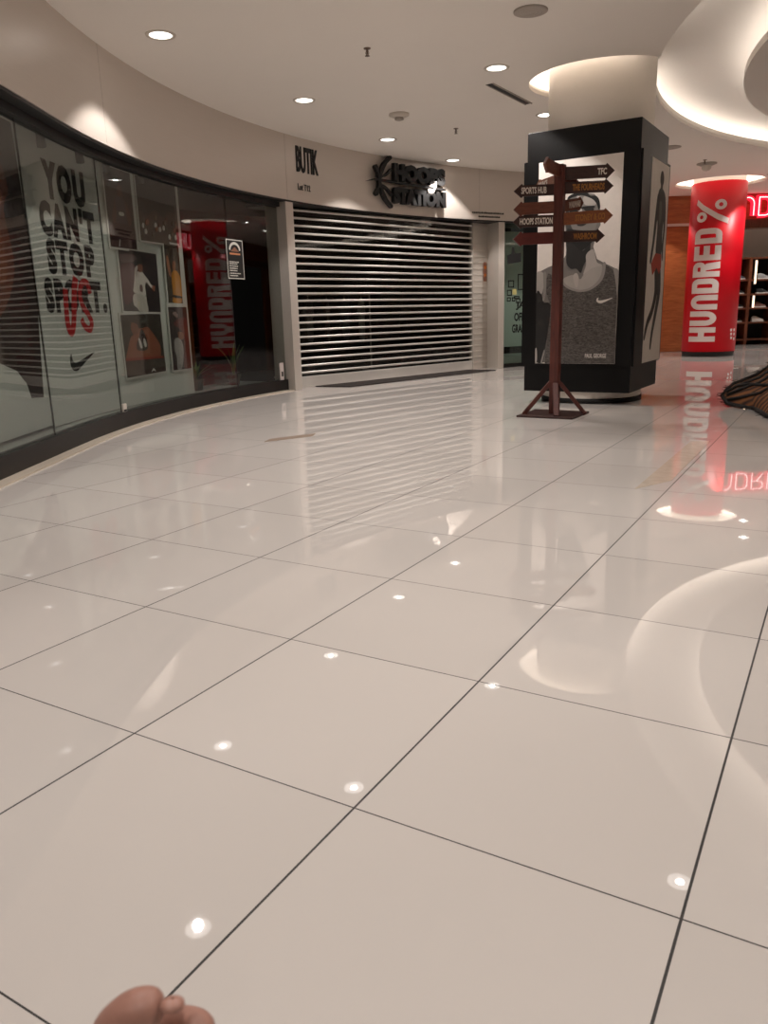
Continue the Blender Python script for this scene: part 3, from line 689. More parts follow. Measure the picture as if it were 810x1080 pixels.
mb = MB(); mb.poly([(3.245, 1.36), (3.585, 1.36), (3.585, 1.80), (3.245, 1.80)], 0, 0.001, 'darker', gf); mb.obj('sheet', t)
mb = MB(); mb.ribbon([(3.255, 1.37), (3.575, 1.37), (3.575, 1.79), (3.255, 1.79)], 0.01, 0.001, 0.0015, 'bordw', gf, closed=True)
mb.ribbon([(3.415 + 0.10 * math.cos(a), 1.68 + 0.075 * math.sin(a)) for a in [PI * i / 10 for i in range(11)]], 0.028, 0.001, 0.0015, 'bordw', gf)
mb.poly([(3.33, 1.665), (3.415, 1.715), (3.5, 1.665)][::-1], 0.001, 0.0014, 'bpale', gf)
mb.poly([(3.31, 1.63), (3.52, 1.63), (3.52, 1.65), (3.31, 1.65)], 0.001, 0.0014, tone((200, 130, 90)), gf)
for z in (1.545, 1.525, 1.50, 1.475, 1.45, 1.42, 1.395):
    s = 3.29
    while s < 3.46 + rnd.uniform(-.04, .06): w_ = rnd.uniform(0.012, 0.035); mb.poly([(s, z), (s + w_, z), (s + w_, z + 0.011), (s, z + 0.011)], 0.001, 0.0014, 'bordw', gf); s += w_ + 0.006
mb.obj('printing', t)

# things standing inside the window: plants, garments
def shopdepth(s, z, d): return wallp(s, z, d)
def plant(s, d, h, label, seed, nl=9):
    p = wallp(s, 0.0, d); r_ = random.Random(seed)
    base = 0.112 if d < 0.95 else 0.007
    t_ = thing('potted_plant', label, 'plant', (p.x, p.y, base))
    m_ = MB(); m_.lathe((p.x, p.y, base), [(0.001, 0), (0.06, 0), (0.085, 0.12), (0.09, 0.13), (0.078, 0.13), (0.074, 0.11), (0.001, 0.10)], 'pot', 20); m_.obj('pot', t_)
    m_ = MB(); m_.lathe((p.x, p.y, base), [(0.001, 0.115), (0.074, 0.112)], 'dark', 16); m_.obj('soil', t_)
    m_ = MB()
    for i in range(nl):
        a = r_.uniform(0, 2 * PI); L2 = h * r_.uniform(0.5, 1.0); lean = r_.uniform(0.05, 0.22); dr = Vector((math.cos(a), math.sin(a), 0)); sd = Vector((-dr.y, dr.x, 0)); vs = []; n = 6
        for q in range(n + 1):
            f = q / n; c = Vector((p.x, p.y, base + 0.11)) + dr * (lean * f * f) + Vector((0, 0, L2 * f)); w_ = 0.022 * math.sin(PI * min(1, f * 0.85 + 0.12)) + 0.001
            vs += [c - sd * w_, c + dr * 0.006, c + sd * w_]
        m_.add(vs, [(3 * q + j, 3 * q + j + 1, 3 * q + j + 4, 3 * q + j + 3) for q in range(n) for j in (0, 1)], 'leaf', True)
    m_.obj('foliage', t_)
plant(3.85, 0.62, 0.42, 'small potted plant with upright green leaves behind the glass near the steel jamb', 3, 10)
plant(3.15, 0.62, 0.22, 'small low potted plant behind the glass left of the taller plant', 5, 8)
def shirt_mesh(k, back):
    def f(u, v, w): return Vector((u, w, v))
    m_ = MB(); m_.poly(smooth_curve([(-0.07, 0.0), (0.0, -0.035), (0.07, 0.0), (0.20, -0.05), (0.31, -0.22), (0.235, -0.27), (0.19, -0.19), (0.195, -0.62), (-0.195, -0.62), (-0.19, -0.19), (-0.235, -0.27), (-0.31, -0.22), (-0.20, -0.05)], 3), -0.018, 0.018, k, f)
    return m_
def garment_rail(s0, s1, d, zr, cols, where):
    a, b_ = wallp(s0, zr, d), wallp(s1, zr, d); ax = (b_ - a).normalized(); c = (a + b_) / 2
    t_ = thing('clothes_rail', 'dim chrome clothes rail ' + where, 'clothes rail', (c.x, c.y, 0.006))
    for p in (a, b_):
        m_ = MB(); m_.tube([(p.x, p.y, 0.006), p], 0.014, 'steel', 10); n_ = Vector((-ax.y, ax.x, 0)) * 0.22
        m_.tube([Vector((p.x, p.y, 0.02)) - n_, Vector((p.x, p.y, 0.02)) + n_], 0.014, 'steel', 8); m_.obj('stand', t_)
    m_ = MB(); m_.tube([a, b_], 0.012, 'steel', 10); m_.obj('rail', t_)
    for i, (k, lb) in enumerate(cols):
        f = (i + 0.5) / len(cols); p = a.lerp(b_, f) - Vector((0, 0, 0.07))
        g = thing('hanging_shirt', lb + ' ' + where, 'shirt', tuple(p), 'shirts hanging ' + where)
        yaw = math.atan2(ax.y, ax.x) + 0.55 + 0.1 * (i % 3)
        m_ = shirt_mesh(k, False); o_ = m_.obj('fabric'); o_.parent = g['ob']
        m_ = MB(); m_.tube([(-0.16, 0, -0.045), (0, 0, 0.02), (0.16, 0, -0.045)], 0.005, 'steel', 6); m_.tube([(0, 0, 0.02), (0, 0, 0.05), (0.018, 0, 0.072), (0, 0, 0.088), (-0.012, 0, 0.078)], 0.004, 'steel', 6); o_ = m_.obj('hanger'); o_.parent = g['ob']
        g['ob'].rotation_euler = (0, 0, yaw)
garment_rail(3.05, 3.75, 1.35, 1.12, [(tone((205, 216, 150)), 'pale green shirt'), (tone((70, 70, 72)), 'dark grey shirt'), (tone((50, 50, 54)), 'charcoal shirt')], 'inside the window behind the plants')
garment_rail(5.6, 7.2, 1.5, 1.25, [(tone((40, 40, 42)), 'black shirt'), (tone((90, 88, 86)), 'grey shirt'), (tone((60, 34, 34)), 'maroon shirt'), (tone((48, 50, 60)), 'navy shirt'), (tone((160, 156, 150)), 'white shirt')], 'behind the closed shutter')

# ------------------------------------------------------------ green tinted shop window right of the shutter
mb = MB(); strip(mb, 8.79, 10.45, 0.06, 2.29, 0.15, 0.162, 'greenglass'); structure(mb.obj('window_6'))
mb = MB(); strip(mb, 8.79, 10.45, 0.0, 0.06, 0.13, 0.19, 'blackframe'); structure(mb.obj('trim_12'))
mb = MB(); strip(mb, 8.79, 10.45, 0.3, 2.25, 0.9, 0.94, 'panel'); structure(mb.obj('wall_green_shop'))
mb = MB(); strip(mb, 8.79, 10.45, 0.0, 0.18, 0.3, 0.9, 'display'); structure(mb.obj('trim_13'))
gf = wfn(0.149)
t = thing('window_decals', 'dark lettering and small square stickers on the greenish glass beside the shutter', 'decal', tuple(wallp(9.0, 1.2, 0.149)))
mb = MB()
for x0, z0, w_, h_ in ((8.90, 1.30, 0.10, 0.10), (8.88, 1.17, 0.08, 0.08), (9.02, 1.12, 0.09, 0.03), (8.98, 1.08, 0.05, 0.05), (8.88, 1.08, 0.06, 0.05), (9.06, 1.05, 0.07, 0.06), (9.09, 1.26, 0.10, 0.24)):
    mb.ribbon([(x0, z0), (x0 + w_, z0), (x0 + w_, z0 + h_), (x0, z0 + h_)], 0.018, 0, 0.001, 'ink', gf, closed=True)
mb.poly([(8.98, 1.18), (9.06, 1.18), (9.06, 1.27), (8.98, 1.27)], 0, 0.001, tone((206, 196, 130)), gf)
mb.obj('stickers', t)
mb = MB()
for txt, z0, a in (('JA', 0.93, 9.05), ('OFFI', 0.75, 9.02), ('GRAN', 0.56, 8.98)): mb.text(txt, a, z0, 9.24, z0 + 0.14, 0, 0.001, 'ink', gf, bold=0.04)
mb.obj('lettering', t)
mb = MB(); mb.poly([(8.87, 1.66), (9.14, 1.70), (9.14, 1.84), (9.02, 1.84), (9.0, 1.93), (8.96, 1.93), (8.95, 1.83), (8.87, 1.80)], 0, 0.001, 'ink', gf); mb.obj('crest', t)

# ------------------------------------------------------------ black advertising pillar
PL, PM = Vector((1.47, 8.10, 0)), Vector((2.39, 7.53, 0))
pa = (PM - PL).normalized(); pb = Vector((-pa.y, pa.x, 0)); PS = 1.083
PC = PL + pa * PS / 2 + pb * PS / 2
UZ = Vector((0, 0, 1)); PAX = (pa, pb, UZ)
t = thing('advertising_pillar', 'square black poster pillar wrapped round a white column', 'pillar', (PC.x, PC.y, 0)); t['ob']['kind'] = 'thing'
mb = MB(); mb.lathe((PC.x, PC.y, 0), [(0.50, 0.04), (0.50, ZC + 0.40)], 'white', 64); o = mb.obj('column', t); o['label'] = 'round white painted column rising to the ceiling'
mb = MB(); mb.lathe((PC.x, PC.y, 0), [(0.40, 0.0), (0.47, 0.0), (0.51, 0.004), (0.51, 0.05), (0.50, 0.05)], 'ink', 64); mb.obj('skirting', t)
mb = MB(); mb.box(PC + UZ * 1.338, (PS - 0.012, PS - 0.012, 2.436), 'black', PAX); mb.obj('cabinet', t, bevel=0.004)
ff = lambda u, v, w: PL + pa * u - pb * w + UZ * v
fr = lambda u, v, w: PM + pb * u + pa * w + UZ * v
fb = lambda u, v, w: PL + pa * (PS - u) + pb * (PS + w) + UZ * v
fl = lambda u, v, w: PL + pb * (PS - u) - pa * w + UZ * v
for f in (ff, fr, fb, fl):
    mb = MB(); mb.poly([(-0.004, 0.375), (PS + 0.004, 0.375), (PS + 0.004, 2.295), (-0.004, 2.295)], -0.004, 0.022, 'black', f); mb.obj('poster_frame', t)
def poster(nm, f, u0_, u1, z0, z1, bgk, layers, lb):
    g = lambda u, v, w: f(u0_ + (u1 - u0_) * u, z0 + (z1 - z0) * v, w)
    m_ = MB(); m_.poly([(0, 0), (1, 0), (1, 1), (0, 1)], 0.018, 0.026, bgk, g)
    for i, (pts, k, sm) in enumerate(layers): m_.poly(clip01(smooth_curve(pts, 4) if sm else pts, 0.001), 0.0262, 0.0265 + 0.0004 * i, k, g)
    o_ = m_.obj(nm, t); o_['label'] = lb
    return g, m_, o_, 0.0265 + 0.0004 * len(layers)
MT['heather'] = wood('print_heather_vest', (112, 105, 100), (38, 35, 33), 0.7, 26, (1.2, 1.2, 3.5))
skin = [(0.347, 0.791), (0.37, 0.82), (0.462, 0.835), (0.58, 0.835), (0.681, 0.825), (0.729, 0.805), (0.75, 0.771), (0.757, 0.731), (0.766, 0.678), (0.725, 0.646), (0.704, 0.607), (0.69, 0.577), (0.739, 0.518), (0.816, 0.499), (0.936, 0.473), (0.999, 0.458), (0.999, 0.0), (0.001, 0.005), (0.001, 0.317), (0.001, 0.465), (0.146, 0.492), (0.215, 0.501), (0.319, 0.52), (0.36, 0.546), (0.37, 0.621), (0.35, 0.657), (0.333, 0.711), (0.342, 0.751)]
LAY = [
 (skin, grey(124 ), False),
 ([(0.35, 0.79), (0.42, 0.825), (0.55, 0.828), (0.66, 0.82), (0.715, 0.79), (0.725, 0.72), (0.70, 0.655), (0.60, 0.66), (0.48, 0.665), (0.40, 0.68), (0.36, 0.73)], grey(138 ), True),
 ([(0.38, 0.76), (0.40, 0.70), (0.44, 0.66), (0.42, 0.64), (0.37, 0.66), (0.345, 0.71), (0.35, 0.77)], grey(66 ), True),
 ([(0.564, 0.82), (0.649, 0.811), (0.701, 0.786), (0.686, 0.773), (0.585, 0.777), (0.55, 0.798)], grey(188 ), True),
 ([(0.631, 0.821), (0.698, 0.816), (0.737, 0.798), (0.754, 0.764), (0.738, 0.752), (0.711, 0.779), (0.667, 0.8), (0.615, 0.812), (0.53, 0.826), (0.463, 0.824), (0.396, 0.816), (0.372, 0.8), (0.354, 0.804), (0.378, 0.827), (0.461, 0.839), (0.579, 0.839)], grey(22), True),
 ([(0.366, 0.67), (0.478, 0.663), (0.598, 0.656), (0.7, 0.647), (0.726, 0.639), (0.703, 0.613), (0.606, 0.575), (0.539, 0.56), (0.487, 0.565), (0.399, 0.591), (0.362, 0.623)], grey(28), True),
 ([(0.37, 0.622), (0.539, 0.564), (0.606, 0.575), (0.655, 0.594), (0.643, 0.541), (0.58, 0.488), (0.549, 0.454), (0.496, 0.476), (0.427, 0.478), (0.372, 0.506), (0.367, 0.561)], grey(40), True),
 ([(0.50, 0.70), (0.58, 0.705), (0.60, 0.69), (0.55, 0.68), (0.49, 0.685)], grey(44), True),
 ([(0.392, 0.763), (0.468, 0.771), (0.494, 0.76), (0.479, 0.747), (0.402, 0.749)], grey(20), True),
 ([(0.561, 0.764), (0.603, 0.771), (0.662, 0.766), (0.68, 0.754), (0.656, 0.745), (0.588, 0.749)], grey(34), True),
 ([(0.485, 0.767), (0.552, 0.771), (0.67, 0.771), (0.687, 0.763), (0.553, 0.761), (0.494, 0.758)], grey(20), True),
 ([(0.503, 0.759), (0.536, 0.762), (0.547, 0.738), (0.522, 0.732), (0.501, 0.74)], grey(210 ), True),
 ([(0.609, 0.54), (0.674, 0.565), (0.71, 0.551), (0.74, 0.503), (0.801, 0.488), (0.77, 0.461), (0.669, 0.457), (0.585, 0.445), (0.614, 0.492)], grey(182 ), True),
 ([(0.327, 0.423), (0.378, 0.439), (0.464, 0.447), (0.5, 0.436), (0.552, 0.425), (0.601, 0.451), (0.701, 0.477), (0.802, 0.481), (0.82, 0.467), (0.774, 0.42), (0.677, 0.381), (0.558, 0.37), (0.453, 0.378), (0.364, 0.401)], grey(172 ), True),
 ([(0.46, 0.44), (0.50, 0.455), (0.53, 0.43), (0.52, 0.39), (0.49, 0.39)], grey(186 ), True),
 ([(0.148, 0.461), (0.3, 0.43), (0.365, 0.394), (0.454, 0.373), (0.567, 0.364), (0.677, 0.373), (0.776, 0.403), (0.823, 0.44), (0.842, 0.49), (0.938, 0.461), (0.964, 0.41), (0.984, 0.355), (0.99, 0.245), (0.995, 0.001), (0.129, 0.001), (0.152, 0.171), (0.188, 0.292), (0.129, 0.363), (0.116, 0.42)], 'heather', False),
 ([(0.292, 0.429), (0.309, 0.433), (0.382, 0.399), (0.47, 0.38), (0.566, 0.372), (0.668, 0.381), (0.759, 0.41), (0.797, 0.444), (0.816, 0.498), (0.847, 0.492), (0.836, 0.44), (0.79, 0.403), (0.686, 0.371), (0.567, 0.361), (0.454, 0.37), (0.356, 0.393)], grey(150 ), True),
 ([(0.001, 0.464), (0.077, 0.466), (0.094, 0.427), (0.084, 0.371), (0.049, 0.358), (0.001, 0.366)], grey(172 ), True),
 ([(0.001, 0.359), (0.067, 0.354), (0.097, 0.315), (0.159, 0.313), (0.188, 0.285), (0.161, 0.171), (0.131, 0.099), (0.117, 0.041), (0.093, 0.003), (0.029, 0.003), (0.001, 0.1)], grey(30), True),
 ([(0.086, 0.462), (0.121, 0.462), (0.128, 0.399), (0.121, 0.349), (0.098, 0.322), (0.083, 0.336), (0.093, 0.385)], grey(140), True),
 ([(0.001, 0.071), (0.018, 0.078), (0.027, 0.027), (0.016, 0.004), (0.001, 0.004)], grey(180), True),
 ([(0.115, 0.07), (0.128, 0.066), (0.109, 0.027), (0.093, 0.003), (0.074, 0.005), (0.09, 0.034)], grey(150), True),
 ([(0.941, 0.464), (0.999, 0.453), (0.999, 0.354), (0.991, 0.348), (0.97, 0.41)], grey(150), True),
 ([(0.948, 0.327), (0.83, 0.304), (0.78, 0.304), (0.754, 0.314), (0.759, 0.326), (0.779, 0.33), (0.773, 0.32), (0.794, 0.316), (0.845, 0.318)], grey(224), True),
]
g, _, po, wtop = poster('athlete_poster', ff, 0.135, 0.935, 0.40, 2.277, grey(240), LAY, 'grey portrait poster of a man in a heather vest with a white tick')
mb = MB(); mb.text('PAUL GEORGE', 0.638, 0.030, 0.897, 0.052, wtop, wtop + 0.0006, grey(210), g, bold=0.03); mb.obj('caption', part(po))
def limb(pts, wd):
    """outline in poster fractions of a limb through pts with widths wd in metres"""
    W_, H_ = 0.72, 1.885; P_ = [Vector((a * W_, b_ * H_)) for a, b_ in pts]; Lf, Rt = [], []
    for i, p in enumerate(P_):
        d_ = (P_[min(i + 1, len(P_) - 1)] - P_[max(i - 1, 0)]).normalized(); n_ = Vector((-d_.y, d_.x)) * wd[i] / 2
        Lf.append(p + n_); Rt.append(p - n_)
    return [(max(0.004, p.x / W_), p.y / H_) for p in Lf + Rt[::-1]]
LAY2 = [
 (limb([(0.80, 0.815), (0.86, 0.70), (0.82, 0.60), (0.84, 0.53)], [0.09, 0.075, 0.06, 0.04]), grey(58), True),
 (limb([(0.52, 0.48), (0.56, 0.36), (0.40, 0.265), (0.16, 0.20), (0.03, 0.125)], [0.13, 0.12, 0.09, 0.08, 0.05]), grey(44), True),
 (limb([(0.62, 0.50), (0.74, 0.37), (0.62, 0.26), (0.46, 0.15), (0.40, 0.07)], [0.15, 0.13, 0.10, 0.075, 0.05]), grey(52), True),
 ([(0.40, 0.845), (0.50, 0.875), (0.66, 0.875), (0.82, 0.845), (0.84, 0.78), (0.76, 0.68), (0.75, 0.55), (0.44, 0.55), (0.45, 0.68), (0.38, 0.78)], grey(60), True),
 (limb([(0.57, 0.86), (0.58, 0.90)], [0.085, 0.075]), grey(70), False),
 ([(0.48, 0.925), (0.52, 0.955), (0.60, 0.96), (0.67, 0.935), (0.66, 0.905), (0.58, 0.885), (0.50, 0.90)], grey(64), True),
 (limb([(0.43, 0.83), (0.33, 0.70), (0.26, 0.60), (0.16, 0.51)], [0.09, 0.08, 0.065, 0.045]), grey(50), True),
 ([(0.20, 0.50), (0.43, 0.555), (0.76, 0.555), (0.78, 0.49), (0.68, 0.455), (0.52, 0.485), (0.30, 0.445)], tone((176, 62, 44)), False),
 ([(0.48, 0.80), (0.61, 0.81), (0.63, 0.73), (0.52, 0.70)], grey(92), True),
]
poster('runner_poster', fr, 0.325, 1.045, 0.385, 2.27, grey(225), LAY2, 'pale poster of a running figure in red shorts on the right face')

# ------------------------------------------------------------ wooden signpost
sx, sy, KS = 1.552, 7.0, 0.943   # KS: scale of the boards
t = thing('wooden_signpost', 'brown wooden direction post with arrow boards in front of the black pillar', 'signpost', (sx, sy, 0))
mb = MB(); q_ = 0.28
mb.poly([(-0.255, -0.24), (0.255, -0.24), (0.255, 0.24), (-0.255, 0.24)], 0.0, 0.018, 'bdark', lambda u, v, w: Vector((sx - 0.005, sy + 0.02, w)) + pa * u + pb * v); mb.obj('base_plate', t, bevel=0.003)
mb = MB(); mb.box((sx, sy, 1.055), (0.078, 0.078, 2.07), 'post', (pa, pb, UZ)); mb.obj('post', t, bevel=0.004)
for dx, dy in ((-1, 0.12), (1, -0.12), (0.12, 1), (-0.12, -1)):
    mb = MB(); d = Vector((dx, dy, 0)).normalized(); sdv = Vector((-d.y, d.x, 0)); L2 = 0.23 if abs(dy) < 0.9 else 0.15
    ax = (Vector((-d.x * L2, -d.y * L2, 0.28))).normalized(); c = Vector((sx, sy, 0.018)) + d * (0.04 + L2 / 2) + UZ * 0.135
    mb.box(c, (0.045, 0.035, 0.37 if L2 > 0.2 else 0.31), 'post', (sdv, ax.cross(sdv).normalized(), ax)); mb.obj('brace', t, bevel=0.003)
def board(zc, h, L2, yaw, k, text, tk, fit=None, wr=0.0, tilt=0.0, side=1, tz=1.0, start=0.0):
    """arrow board; yaw is the direction it points (0 = to the right along x)"""
    zc, h, L2, wr, tz = CAM_H + (zc - CAM_H) * KS, h * KS, L2 * KS, wr * KS, tz * KS
    if fit: fit = (fit[0] * KS, fit[1] * KS)
    d = Vector((math.cos(yaw), math.sin(yaw), 0)); n = Vector((d.y, -d.x, 0))
    if n.y > 0: n = -n
    c = Vector((sx, sy, zc)) + n * wr
    fnb = lambda u, v, w: c + d * u + UZ * (v + u * tilt) + n * w
    m_ = MB(); m_.poly([(start + 0.03, -h / 2), (L2 - 0.075, -h / 2), (L2 - 0.065, -h / 2 - 0.012), (L2, 0.0), (L2 - 0.065, h / 2 + 0.012), (L2 - 0.075, h / 2), (start + 0.03, h / 2)], -0.011, 0.011, k, fnb)
    o_ = m_.obj('arrow_board', t)
    if text:
        a, b_ = fit
        # lettering always reads from left to right
        fl_ = fnb if d.x > 0 else (lambda u, v, w: c - d * u + UZ * (v - u * tilt) + n * w)
        lo, hi = (a, b_) if d.x > 0 else (-b_, -a)
        m_ = MB(); m_.text(text, lo, -0.028 * tz, hi, 0.028 * tz, 0.011, 0.0125, tk, fl_, bold=0.03); m_.obj('lettering', part(o_))
        o_['label'] = 'arrow board reading ' + text
board(2.085, 0.105, 0.475, -0.05, 'bdark', 'TFC', 'tw', (0.325, 0.405), tilt=0.02)
board(1.965, 0.095, 0.475, 0.0, 'bdark', 'THE FOURHEADS', 'tg', (0.11, 0.395), tilt=0.015)
board(1.705, 0.105, 0.47, -0.12, 'borange', 'STONEY & CO', 'tg', (0.14, 0.40), tilt=0.03)
board(1.555, 0.095, 0.415, 0.0, 'bdark', 'WASHROOM', 'tg', (0.13, 0.34))
board(1.955, 0.092, 0.41, PI, 'bdark', 'SPORTS HUB', 'tw', (0.12, 0.345), tilt=-0.01)
board(1.81, 0.10, 0.42, PI + 0.10, 'bmid', '', 'tg', tilt=-0.04)
board(1.695, 0.098, 0.415, PI, 'bdark', 'HOOPS STATION', 'tw', (0.06, 0.355), tilt=-0.005)
board(1.55, 0.10, 0.42, PI + 0.10, 'bred', '', 'tg', tilt=-0.02)
board(2.105, 0.10, 0.40, PI + 1.01, 'bmid', '', 'tg', tilt=0.03)
board(2.045, 0.085, 0.42, PI - 1.25, 'bpale', 'BOUNCE', 'tw', (0.20, 0.36), tilt=-0.02)
board(1.81, 0.10, 0.40, 0.8, 'bmid', 'WARIWARI', 'tw', (0.14, 0.34), tilt=0.16)
board(2.03, 0.06, 0.20, 0.5, 'bred', '', 'tg', wr=0.012)

# ------------------------------------------------------------ red column
c3 = Vector((6.2, 15.0, 0)); r3 = 0.47
t = thing('red_column', 'round glossy red column with tall white vertical lettering', 'column', tuple(c3)); t['ob']['kind'] = 'thing'
mb = MB(); mb.lathe(c3, [(0.001, 0.09), (r3, 0.09), (r3, 3.03), (0.001, 3.03)], 'red', 72); mb.obj('shaft', t)
mb = MB(); mb.lathe(c3, [(r3 - 0.03, 3.02), (r3 - 0.03, ZC + 0.33)], 'white', 48); o = mb.obj('collar', t); o['label'] = 'pale column top inside the cove'
mb = MB(); mb.lathe(c3, [(0.001, 0.0), (r3 - 0.015, 0.0), (r3 - 0.015, 0.09)], 'ink', 64); mb.obj('skirting', t)
def cylf(u, v, w):
    """u = along the word (upwards), v = letter height 0..1 running leftwards round the column"""
    a = math.radians(-9.5 - 59.0 * v); r_ = r3 + w
    return Vector((c3.x + r_ * math.sin(a), c3.y - r_ * math.cos(a), u))
cuts = [((0, q / 12, 0), (0, 1, 0)) for q in range(1, 12)]
mb = MB(); ST = 0.095; SV = 0.22; pit, lw = 0.2855, 0.258
def arcp(cx_, cy_, rx, ry, a0, a1, n=8): return [(cx_ + rx * math.cos(math.radians(a0 + (a1 - a0) * i / n)), cy_ + ry * math.sin(math.radians(a0 + (a1 - a0) * i / n))) for i in range(n + 1)]
def bar(u0_, u1, v0, v1): mb.poly([(u0_, v0), (u1, v0), (u1, v1), (u0_, v1)], 0.0, 0.006, 'letterw', cylf, cuts=cuts)
def ringstrip(outer, inner):
    bm = bmesh.new(); a = [bm.verts.new((p[0], p[1], 0)) for p in outer]; b_ = [bm.verts.new((p[0], p[1], 0)) for p in inner]
    for i in range(len(a) - 1): bm.faces.new((a[i], b_[i], b_[i + 1], a[i + 1]))
    bmesh.ops.recalc_face_normals(bm, faces=bm.faces[:]); mb._flat(bm, 0.0, 0.006, 'letterw', cylf, cuts)
def arch(u0_, flip):
    """U (or its inverse) made of two stems and a bend"""
    f = (lambda p: (p[0], 1 - p[1])) if flip else (lambda p: p)
    ro, ri = lw / 2, lw / 2 - ST; cx_ = u0_ + lw / 2; yo = 0.38
    out = [(u0_, 1.0)] + arcp(cx_, yo, ro, yo, 180, 360, 10) + [(u0_ + lw, 1.0)]
    inn = [(u0_ + ST, 1.0)] + arcp(cx_, yo, ri, max(0.12, yo - SV), 180, 360, 10) + [(u0_ + lw - ST, 1.0)]
    ringstrip([f(p) for p in out], [f(p) for p in inn])
def dee(u0_):
    bar(u0_, u0_ + ST, 0, 1)
    out = [(u0_ + ST, 1.0)] + arcp(u0_ + lw - 0.11, 0.70, 0.11, 0.30, 90, 0, 6) + arcp(u0_ + lw - 0.11, 0.30, 0.11, 0.30, 0, -90, 6) + [(u0_ + ST, 0.0)]
    inn = [(u0_ + ST, 1 - SV)] + arcp(u0_ + lw - 0.11, 0.68, 0.11 - ST, 0.10, 90, 0, 6) + arcp(u0_ + lw - 0.11, 0.32, 0.11 - ST, 0.10, 0, -90, 6) + [(u0_ + ST, SV)]
    ringstrip(out, inn)
U = 0.272
bar(U, U + ST, 0, 1); bar(U + lw - ST, U + lw, 0, 1); bar(U + ST, U + lw - ST, 0.39, 0.61); U += pit
arch(U, False); U += pit
arch(U, True); U += pit
dee(U); U += pit
bar(U, U + ST, 0, 1)
out = [(U + ST, 1.0)] + arcp(U + lw - 0.10, 0.74, 0.10, 0.26, 90, -90, 10) + [(U + ST, 0.48)]
inn = [(U + ST, 0.80)] + arcp(U + lw - 0.10, 0.74, 0.10 - ST + 0.008, 0.06, 90, -90, 10) + [(U + ST, 0.68)]
ringstrip(out, inn); mb.poly([(U + lw - ST - 0.02, 0.0), (U + lw, 0.0), (U + lw - 0.03, 0.50), (U + lw - ST - 0.05, 0.50)], 0, 0.006, 'letterw', cylf, cuts=cuts); U += pit
bar(U, U + ST, 0, 1)
for v0 in (0, 0.39, 1 - SV): bar(U + ST, U + lw - 0.01, v0, v0 + SV)
U += pit
dee(U); U += pit
# percent mark
U += 0.03
mb.ribbon([(U + 0.05, -0.18), (U + 0.13, 0.2), (U + 0.30, 0.75), (U + 0.40, 1.0)], 0.095, 0, 0.006, 'letterw', cylf, cuts=cuts)
for cu_, cv in ((U + 0.14, 0.78), (U + 0.33, 0.12)):
    ringstrip(arcp(cu_, cv, 0.085, 0.20, 0, 360, 20), arcp(cu_, cv, 0.034, 0.075, 0, 360, 20))
o = mb.obj('lettering', t); o['label'] = 'white vertical lettering HUNDRED%'
mb = MB()
for a, z in ((30, 0.47), (42, 0.47), (31, 0.40), (43, 0.395), (32, 0.33), (44, 0.31)):
    an = math.radians(a); mb.box((c3.x + (r3 + 0.001) * math.sin(an), c3.y - (r3 + 0.001) * math.cos(an), z), (0.045, 0.004, 0.045), 'letterw', (Vector((math.cos(an), math.sin(an), 0)), Vector((math.sin(an), -math.cos(an), 0)), UZ))
mb.obj('small_print', t)

# ------------------------------------------------------------ shoe shop at the far right
mb = MB(); mb.box((7.2, 16.55, 2.47), (0.6, 0.3, 0.16), 'mahog'); mb.box((10.0, 16.6, 2.47), (5.4, 0.34, 0.16), 'mahog'); structure(mb.obj('trim_14'))
mb = MB(); mb.box((6.85, 16.66, 1.2), (0.3, 0.2, 2.4), 'oak'); structure(mb.obj('trim_15'))
mb = MB(); mb.box((10, 19.6, 1.525), (8, 0.15, 3.05), 'white'); structure(mb.obj('wall_shoe_shop'))
mb = MB(); mb.box((6.6, 18.2, 1.525), (0.12, 2.8, 3.05), 'white'); structure(mb.obj('wall_shoe_shop_side'))
mb = MB(); mb.box((5.35, 16.55, 1.2), (0.05, 0.06, 2.4), 'mahog'); mb.box((5.9, 16.565, 1.2), (0.9, 0.03, 2.38), 'oak'); structure(mb.obj('door_1'))
t = thing('illuminated_sign', 'glowing red outlined shop letters over the shoe shop entrance', 'sign', (8.2, 16.5, 2.8))
fs = lambda u, v, w: Vector((u, 16.58 - w, v))
def neon(ch, x):
    m_ = MB(); w_, a, b_ = 0.24, 2.63, 2.97
    P = {'H': [[(x, a), (x, b_)], [(x + w_, a), (x + w_, b_)], [(x, 2.8), (x + w_, 2.8)]],
         'U': [[(x, b_)] + arcp(x + w_ / 2, a + 0.12, w_ / 2, 0.12, 180, 360, 8) + [(x + w_, b_)]],
         'N': [[(x, a)] + arcp(x + w_ / 2, b_ - 0.12, w_ / 2, 0.12, 180, 0, 8) + [(x + w_, a)]],
         'D': [[(x, a), (x, b_)] + arcp(x + w_ - 0.11, b_ - 0.11, 0.11, 0.11, 90, 0, 5) + arcp(x + w_ - 0.11, a + 0.11, 0.11, 0.11, 0, -90, 5) + [(x, a)]],
         'R': [[(x, a), (x, b_), (x + w_ - 0.1, b_)] + arcp(x + w_ - 0.09, b_ - 0.09, 0.09, 0.09, 90, -90, 8) + [(x, b_ - 0.18)], [(x + 0.1, b_ - 0.18), (x + w_, a)]],
         'E': [[(x + w_, b_), (x, b_), (x, a), (x + w_, a)], [(x, 2.8), (x + w_ - 0.04, 2.8)]]}[ch]
    for p in P: m_.ribbon(p, 0.085, 0.03, 0.10, 'signred', fs)
    o_ = m_.obj('letter', t); o_['label'] = 'glowing red letter ' + ch
    m_ = MB()
    for p in P: m_.ribbon(p, 0.016, 0.101, 0.106, 'signwhite', fs)
    m_.obj('light_tube', part(o_))
for i_, ch in enumerate('HUNDRED'): neon(ch, 6.61 + 0.34 * i_)
